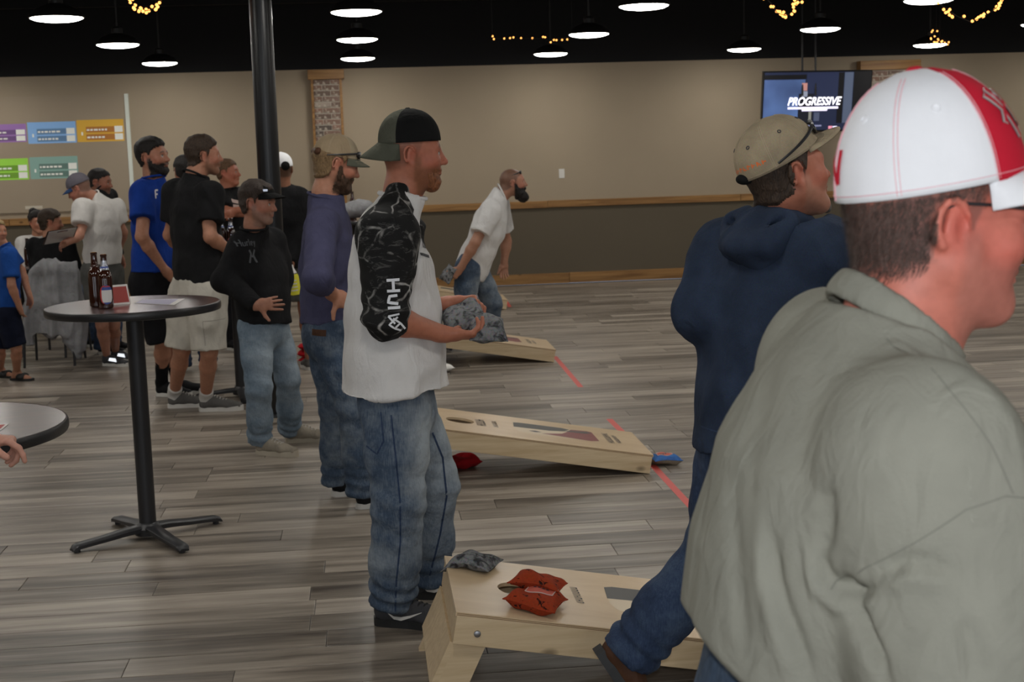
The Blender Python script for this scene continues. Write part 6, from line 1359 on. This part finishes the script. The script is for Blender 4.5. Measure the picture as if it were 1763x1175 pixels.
# ---------------------------------------------------------------- 14 foreground man, white and red cap
def fore_man():
    Y = 1.62; J = stand(.72, Y, 1.74, (.96, .28, 0)); K = lambda x, y, d=0: px(x, y, Y+d)
    J.update(head=K(1610, 388, .085), hf=V(.99, .02, -.06), hu=V(.05, 0, 1), neck=K(1556, 556, .08), sR=K(1602, 800, -.13), sL=K(1452, 640, .27), eR=K(1645, 1120, -.17), wR=K(1760, 1420, -.02), eL=K(1500, 980, .40), wL=K(1560, 1250, .42),
             hR=K(1405, 1330, .0), hL=K(1380, 1310, .20))
    for k in ('R', 'L'):
        b_ = V(J['h'+k][0], J['h'+k][1], 0); J['k'+k] = b_+V(.03, 0, .49); J['a'+k] = b_+V(0, 0, .09)
    J['s'] = 1.03
    p = person('man in sage sweatshirt and white and red cap close to the camera', J, (.62, .205, .145), (.12, .075, .062), .016, .0032, None, None, buzz=.55, neck_r=.070, build=1.12, fat=.010, jaw=1.08, nose=1.1, stubble=(.42, .20, .16), stub_amt=.35, blush=1.3)
    # clipped hair below the cap: short strands
    q = (p.P-p.H)@p.B/p.s; n_ = vnormals(p.P, p.F); m = (q[:, 2] > hairline(q[:, 1])-.006) & (q[:, 2] < .047+.21*q[:, 1]) & (q[:, 1] < .045) & (np.linalg.norm(q, axis=1) < .18) & ~((np.abs(q[:, 1]+.006) < .030) & (np.abs(q[:, 0]) > .070) & (q[:, 2] < .034))
    ids = np.nonzero(m)[0]; rs = np.random.RandomState(5); vs = []; fs = []
    for i in rs.choice(ids, 20000):
        b0 = p.P[i]+rs.normal(size=3)*.0016; thin = np.clip((q[i, 2]-hairline(q[i, 1]))/.03+.25, .15, 1)
        if rs.rand() > thin*np.clip((.05-q[i, 1])/.06, .25, 1): continue
        dr = unit(-p.B[:, 2]*.9-p.B[:, 1]*.35+n_[i]*.10+rs.normal(size=3)*.14); ln = (.005+.006*rs.rand())*(1.25 if q[i, 2] < .0 else 1); sd = unit(np.cross(dr, n_[i]))*.00030; k = len(vs)
        vs += [b0-sd+n_[i]*.0004, b0+sd+n_[i]*.0004, b0+dr*ln*.6+n_[i]*.0014+sd*.6, b0+dr*ln*.6+n_[i]*.0014-sd*.6, b0+dr*ln+n_[i]*.0008]; fs += [(k, k+1, k+2, k+3), (k+3, k+2, k+4)]
    tag(mobj('hair', vs, fs, hair_mat('clipped_brown_hair', (.10, .062, .050)), p.o), kind='stuff')
    cap(p, [M_capred, M_capred, M_capwhite, M_capwhite, M_capwhite, M_capwhite], M_capwhite, tilt=.21, off=(0, -.010, .046), size=(.0900, .112, .138), yaw=-.14, brim=.070, curve=.020, drop=.012, button=M_capred, seam=M_stitch_pink, eyelets=M_capwhite, hgt_p=2.0)
    tr = bvh_of(p.cap); r_, f_, u_ = p.B[:, 0], p.B[:, 1], p.B[:, 2]
    # front script lettering: red strokes with a white outline, and the letter on the back
    T, dome = p.capT, p.dome
    def on_cap(nm, strokes, ph, u, w_, mm, lf):
        c_ = T(dome(ph, u, 1.0)); du = unit(T(dome(ph+.05, u, 1.0))-c_); dv = T(dome(ph, u+.04, 1.0))-c_; dv = unit(dv-du*np.dot(dv, du)); nn = np.cross(du, dv); nn = nn if nn@(c_-p.H-u_*.05) > 0 else -nn
        return decal(nm, tr, strokes, c_, du, dv, -nn, w_, mm, p.cap, lf, .004)
    st = [[(-.026, .030), (-.012, .004), (.000, -.034)], [(-.016, .036), (-.004, .010)], [(-.022, -.012), (-.014, .000), (.006, .014), (.012, .022)], [(.006, .034), (.010, .006), (.018, -.030)], [(.020, .016), (.024, -.018), (.036, -.020), (.040, .010)], [(.044, .014), (.048, -.018), (.056, -.014)]]
    on_cap('lettering_outline', st, 1.12, .52, .0105, M_foil, .0045); on_cap('lettering_outline', st, 1.12, .52, .0085, M_sole_white, .0050); on_cap('lettering_fill', st, 1.12, .52, .0052, M_capred, .0062)
    on_cap('back_letter', [[(-.016, -.020), (-.016, .022)], [(.016, -.020), (.016, .022)], [(-.016, .020), (.016, -.020)]], -math.pi/2, .30, .009, M_capred, .0045)
    # glasses: temple arm, rim and lens
    g = empty('eyeglasses', tuple(p.H), label='thin black-framed eyeglasses on the man in the white and red cap', cat='eyeglasses')
    for sg in (-1, 1):
        mb = MB(); mb.tube([p.B@V(sg*x, y, z) for x, y, z in ((.083, -.030, .022), (.085, -.008, .030), (.082, .03, .029), (.078, .075, .026), (.070, .112, .024))], [.0022, .0022, .0020, .0020, .0022], 8); mb.build('temple_arm', M_dark, g, smooth=True)
        mb = MB(); mb.tube([p.B@V(sg*(.036+.028*math.cos(t)), .124-.010*abs(math.cos(t)), .010+.018*math.sin(t)) for t in np.linspace(0, 2*math.pi, 21)], .0015, 6, cap=False); mb.build('rim', M_dark, g, smooth=True)
        mobj('lens', [p.B@V(sg*(.036+.027*math.cos(t)), .124-.010*abs(math.cos(t)), .010+.017*math.sin(t)) for t in np.linspace(0, 2*math.pi, 20)[:-1]], [tuple(range(19))], M_glass, g)
    mb = MB(); mb.tube([p.B@V(x, .126+.002*(1-abs(x)/.008), .014) for x in (-.009, 0, .009)], .0014, 6); mb.build('bridge', M_dark, g)
    lv = [(-.45, .190, .215, .022), (-.2, .192, .218, .018), (0, .190, .215, .014), (.30, .186, .212, .000), (.62, .180, .210, -.014), (.84, .150, .200, -.019), (.98, .105, .165, -.018)]
    Es, Ss = J['eR'], J['sR']
    creases = [([(1452, 985), (1468, 1018), (1492, 1090), (1532, 1180)], 11, -.020), ([(1412, 940), (1425, 985), (1452, 1015), (1490, 1018), (1512, 1002)], 12, -.013), ([(1398, 950), (1412, 1010), (1450, 1042), (1490, 1040)], 14, .009),
               ([(1330, 900), (1342, 1000), (1372, 1085), (1405, 1180)], 12, -.011), ([(1310, 880), (1318, 1000), (1345, 1100), (1370, 1180)], 16, .007), ([(1345, 620), (1300, 760), (1282, 900)], 20, -.006), ([(1262, 780), (1262, 900), (1280, 1040), (1290, 1120)], 14, -.007),
               ([(1430, 830), (1436, 890), (1425, 960)], 13, -.009), ([(1505, 990), (1560, 966), (1600, 972), (1640, 985)], 14, -.009), ([(1520, 1015), (1580, 992), (1640, 1010)], 18, .007), ([(1650, 1060), (1680, 1120), (1690, 1180)], 20, -.007)]
    def folds(P):
        d = np.zeros(len(P)); c = P-CAM; z = c@CW; u, v = CXP+FPX*(c@CR)/z, CYP-FPX*(c@CU)/z
        for line, w_, a_ in creases:
            best = np.full(len(P), 1e9); tt = np.zeros(len(P)); n_ = len(line)-1
            for i, ((x0, y0), (x1, y1)) in enumerate(zip(line[:-1], line[1:])):
                l2 = (x1-x0)**2+(y1-y0)**2; t = np.clip(((u-x0)*(x1-x0)+(v-y0)*(y1-y0))/l2, 0, 1); e = np.hypot(u-x0-t*(x1-x0), v-y0-t*(y1-y0)); m_ = e < best; best = np.where(m_, e, best); tt = np.where(m_, (i+t)/n_, tt)
            d += a_*np.exp(-(best/w_)**2)*np.clip(tt*5, .15, 1)*np.clip((1-tt)*5, .3, 1)
        return d*(P[:, 1] < Y+.16)
    def sfold(P):
        v = P-(Ss+V(-.06, -.05, -.20)); return .3*(.010*np.exp(-((v@unit(V(.35, 0, -1))+.06*np.sin(v[:, 0]*30))/.030)**2)*np.exp(-(v[:, 0]/.12)**2)-.010*np.exp(-((v@unit(V(.25, 0, -1))-.06)/.022)**2)*np.exp(-(v[:, 0]/.10)**2))*(P[:, 1] < Y)
    shirt(p, M_sage, lv, ('L', 'L'), (.110, .102, .085, .060), hem_pt=K(1240, 1125), hem_n=(-.55, 0, -.80), h=.0085, amp=.0085, seed=91, collar=False, freq=9, fine=[(K(1450, 1000, -.1), .30, .0065)], sh_r=.075, extra=lambda P: folds(P)+sfold(P), sm=2, nk=(.125, .100), k=.06, cut=(K(1548, 548, .08), CR*.615+CU*.79))
    tr = bvh_of(p.shirt); M_seam = mat('sage_seam', (.175, .172, .142), .9); dv = unit(V(CW[0], CW[1], -.1)); o0 = K(1640, 640, -.1)
    to = lambda pts: [((x-1640)/1450, -(y-640)/1450) for x, y in pts]
    decal('shoulder_seam', tr, [to([(1555, 588), (1590, 660), (1640, 740), (1672, 812)]), to([(1700, 820), (1660, 815), (1600, 835), (1540, 880), (1470, 935), (1432, 985)])], o0, CR, CU, dv, .0014, M_seam, p.shirt, .0006, .01)
    # ribbed neckband
    nax = unit(CR*.615+CU*.79); a = unit(CR*.79-CU*.615); b_ = np.cross(nax, a); nc = K(1540, 560, .08)
    ring = [nc+a*math.cos(t)*.088+b_*math.sin(t)*.080 for t in np.linspace(0, 2*math.pi, 49)]
    F = Field(); F.chain(ring, [.0080]*49, .004, nax, [2.4]*49); cloth(F, 'neckband', M_sage, p.o, .005, .0008, 90, 97)
    trousers(p, M_jean_mid, (.12, .105, .09, .09), .20, h=.013, amp=.005, seed=98, hips=(.165, .190), fade=.4, name='jeans')
    for k in ('R', 'L'): shoe(p, J['a'+k], J['f'], M_shoe_black, M_sole_white)
fore_man()
# ================================================================== THE LEFT BACKGROUND: tables, chairs, seated people, jackets
def steel_chair(x, y, rz, label, hgt=.82):
    t = empty('banquet_chair', (x, y, 0), rz, label=label, cat='chair')
    mb = MB(); mb.box((-.21, -.21, .43), (.21, .21, .475)); mb.build('seat', M_capblack, t, bevel=.015)
    mb = MB(); mb.box((-.20, .18, .52), (.20, .21, hgt)); mb.build('backrest', M_capblack, t, bevel=.012)
    for sx in (-1, 1):
        mb = MB(); mb.tube([V(sx*.19, -.19, .44), V(sx*.205, -.22, 0)], .011, 8); mb.build('leg', M_blackmetal, t, smooth=True)
        mb = MB(); mb.tube([V(sx*.19, .195, .80), V(sx*.19, .19, .44), V(sx*.205, .24, 0)], .011, 8); mb.build('leg', M_blackmetal, t, smooth=True)
    return t
M_grey_jacket = fabric('grey_marl_fleece', (.27, .27, .28), .15, heather=.4, bstr=.7); M_dusk = fabric('grey_hood_lining', (.20, .20, .20), .12, bstr=.6)
c = pz(92, 628); c = V(c[0], c[1], 0)
steel_chair(c[0], c[1]+.1, math.pi, 'black chair under the draped grey jacket beside the boy')
def jacket():
    F = Field(); Y = c[1]-.10; K = lambda x, y, d=0: px(x, y, Y+d)
    F.cone(K(70, 460), K(120, 460), .060, .060, .05); F.chain([K(95, 466), K(93, 520), K(90, 578)], [.060, .062, .055], .05, CR, [3.0, 3.2, 3.1], flat_b=True)
    F.chain([K(60, 470), K(50, 530), K(54, 596)], [.055, .050, .040], .04, flat_b=True); F.chain([K(128, 472), K(142, 540), K(143, 606)], [.055, .048, .038], .04, flat_b=True)
    F.chain([K(112, 560), K(120, 590), K(134, 614)], [.035, .030, .012], .03, CR, [2.6, 2.2, 1.2])
    o = cloth(F, 'jacket', M_grey_jacket, None, .010, .022, 22, 3, (1, .6, .16)); tag(o, 'grey marl jacket draped over the chair back beside the boy', 'jacket')
jacket()
def low_table(x0, x1, y0, y1, label, h=.74):
    t = empty('folding_table', ((x0+x1)/2, (y0+y1)/2, 0), label=label, cat='table'); a, b = (x1-x0)/2, (y1-y0)/2
    mb = MB(); mb.box((-a, -b, h-.03), (a, b, h)); mb.build('top', M_tabletop, t, bevel=.008)
    for sx in (-1, 1):
        for sy in (-1, 1): mb = MB(); mb.tube([V(sx*(a-.12), sy*(b-.1), h-.03), V(sx*(a-.10), sy*(b-.08), 0)], .016, 8); mb.build('leg', M_blackmetal, t, smooth=True)
    return t
low_table(-4.35, -2.45, 13.5, 14.25, 'long dark table in front of the seated pair below the screen')
for i, (x_, l_) in enumerate(((48, 'brown bottle standing nearest the boy on the long dark table'), (64, 'second brown bottle from the boy on the long dark table'))):
    q = px(x_, 440, 13.7); bottle((q[0], 13.7, .741), l_, -1.5, i, 1.1)
def seated(px_head, Y, fdir, label, shirt_m, hair_m, hairc, seed, bun=False, ht=1.62, look=None):
    x = px(px_head[0], px_head[1], Y)[0]; J = stand(x, Y, ht, fdir); f = unit(fdir); r = np.cross(f, V(0, 0, 1)); H = px(*px_head, Y); J['hf'] = V(*(look or fdir)); dz = H[2]-J['head'][2]
    for k in ('head', 'neck', 'sR', 'sL', 'eR', 'eL', 'wR', 'wL', 'hR', 'hL'): J[k] = J[k]+V(0, 0, dz)
    for k in ('R', 'L'):
        J['k'+k] = J['h'+k]+f*.42+V(0, 0, .02); J['a'+k] = J['k'+k]+V(0, 0, -(J['k'+k][2]-.09))+f*.02; J['e'+k] = J['e'+k]+f*.12; J['w'+k] = J['e'+k]+f*.22+V(0, 0, .02)
    p = person(label, J, SKIN, hairc, .016, .008, None, None); add_hair(p, hair_m, .026, .016, .003, drop=.02)
    if bun: F = Field(); F.ell(p.H+p.B@V(0, -.10, .10), (.055, .055, .05), None, .02); F.ell(p.H+p.B@V(.02, -.13, .06), (.04, .04, .05), None, .02); cloth(F, 'hair_bun', hair_m, p.o, .010, .006, 60, seed)
    shirt(p, shirt_m, None, ('L', 'L'), h=.015, amp=.009, seed=seed); trousers(p, M_jean_dark, h=.016, seed=seed+1, ground=.06)
    for k in ('R', 'L'): shoe(p, J['a'+k], f, M_shoe_black, M_sole_white)
    z = J['hR'][2]-.09; cc = (J['hR']+J['hL'])/2; ch = steel_chair(cc[0], cc[1], math.atan2(f[1], f[0])+math.pi/2, 'black chair under the seated person in %s top' % ('white' if bun else 'black')); ch.scale = (1, 1, max(.8, z/.475))
    return p
seated((84, 385), 12.95, (.30, .95, 0), 'seated person in black top with brown hair looking towards the clipboard', M_black_sweat, H_brown, (.05, .03, .02), 101, look=(.95, .2, -.1))
seated((64, 384), 14.75, (.5, -.85, 0), 'seated person in white top with dark bun behind the long table', M_white_tee2, H_black, (.03, .02, .015), 105, bun=True)

# person just outside the frame whose hand grips the near table edge
def edge_person():
    J = stand(-1.86, 3.72, 1.72, (.62, .78, 0)); f = J['f']
    w0 = pz(-40, 757, .965); J['wR'] = w0; J['eR'] = w0+V(-.20, -.14, .06); J['sR'] = J['sR']+f*.04; J['wL'] = J['eL']+f*.22+V(0, 0, .05)
    hands = dict(R=dict(d=(.97, .10, -.10), n=(-.10, -.10, -1), curl=[(30, 28, 14), (52, 52, 30), (58, 55, 32), (62, 56, 34)], thumb=(.6, .5, .5), s=1.05))
    p = person('person at the frame edge with a hand over the round table rim', J, (.50, .255, .185), (.05, .035, .025), .014, .009, dict(R=.0038), hands); add_hair(p, H_brown)
    shirt(p, M_slate, None, ('L', .80), h=.016, seed=111); trousers(p, M_jean_dark, h=.016, seed=112)
    for k in ('R', 'L'): shoe(p, J['a'+k], f, M_shoe_black, M_sole_white)
edge_person()

# things on the tall table behind the cap with sunglasses
q = px(612, 378, 14.2); zt = q[2]
F = Field(); K = lambda x, y, d=0: px(x, y, 14.2+d)
F.ell(K(606, 362), (.17, .16, .07), None, .05); F.ell(K(622, 358), (.13, .14, .085), None, .05); F.ell(K(594, 366), (.10, .12, .05), None, .05); F.plane((0, 0, zt+.002), (0, 0, -1))
tag(cloth(F, 'jacket', M_grey_jacket, None, .012, .012, 18, 8), 'grey jacket heaped on the dark tall table beside the white sleeve', 'jacket')
p_ = K(583, 372, -.2); t = empty('plastic_cup', (p_[0], p_[1], zt), label='small red plastic cup on the dark tall table', cat='cup'); mb = MB(); mb.lathe([(.030, .0006), (.032, .004), (.044, .11), (.046, .112), (.042, .111), (.030, .012)], 24); mb.build('cup_body', mat('red_plastic', (.45, .015, .02), .35), t, smooth=True)
mb = MB(); mb.lathe([(.044, .106), (.0475, .110), (.0475, .114), (.044, .116)], 24, close=False); mb.build('rim', M_labelw, t, smooth=True)
p_ = K(607, 355, .1); bottle((p_[0], p_[1]+.15, zt+.0006), 'dark bottle standing behind the grey jacket heap on the tall table', 0, 0, 1.15)
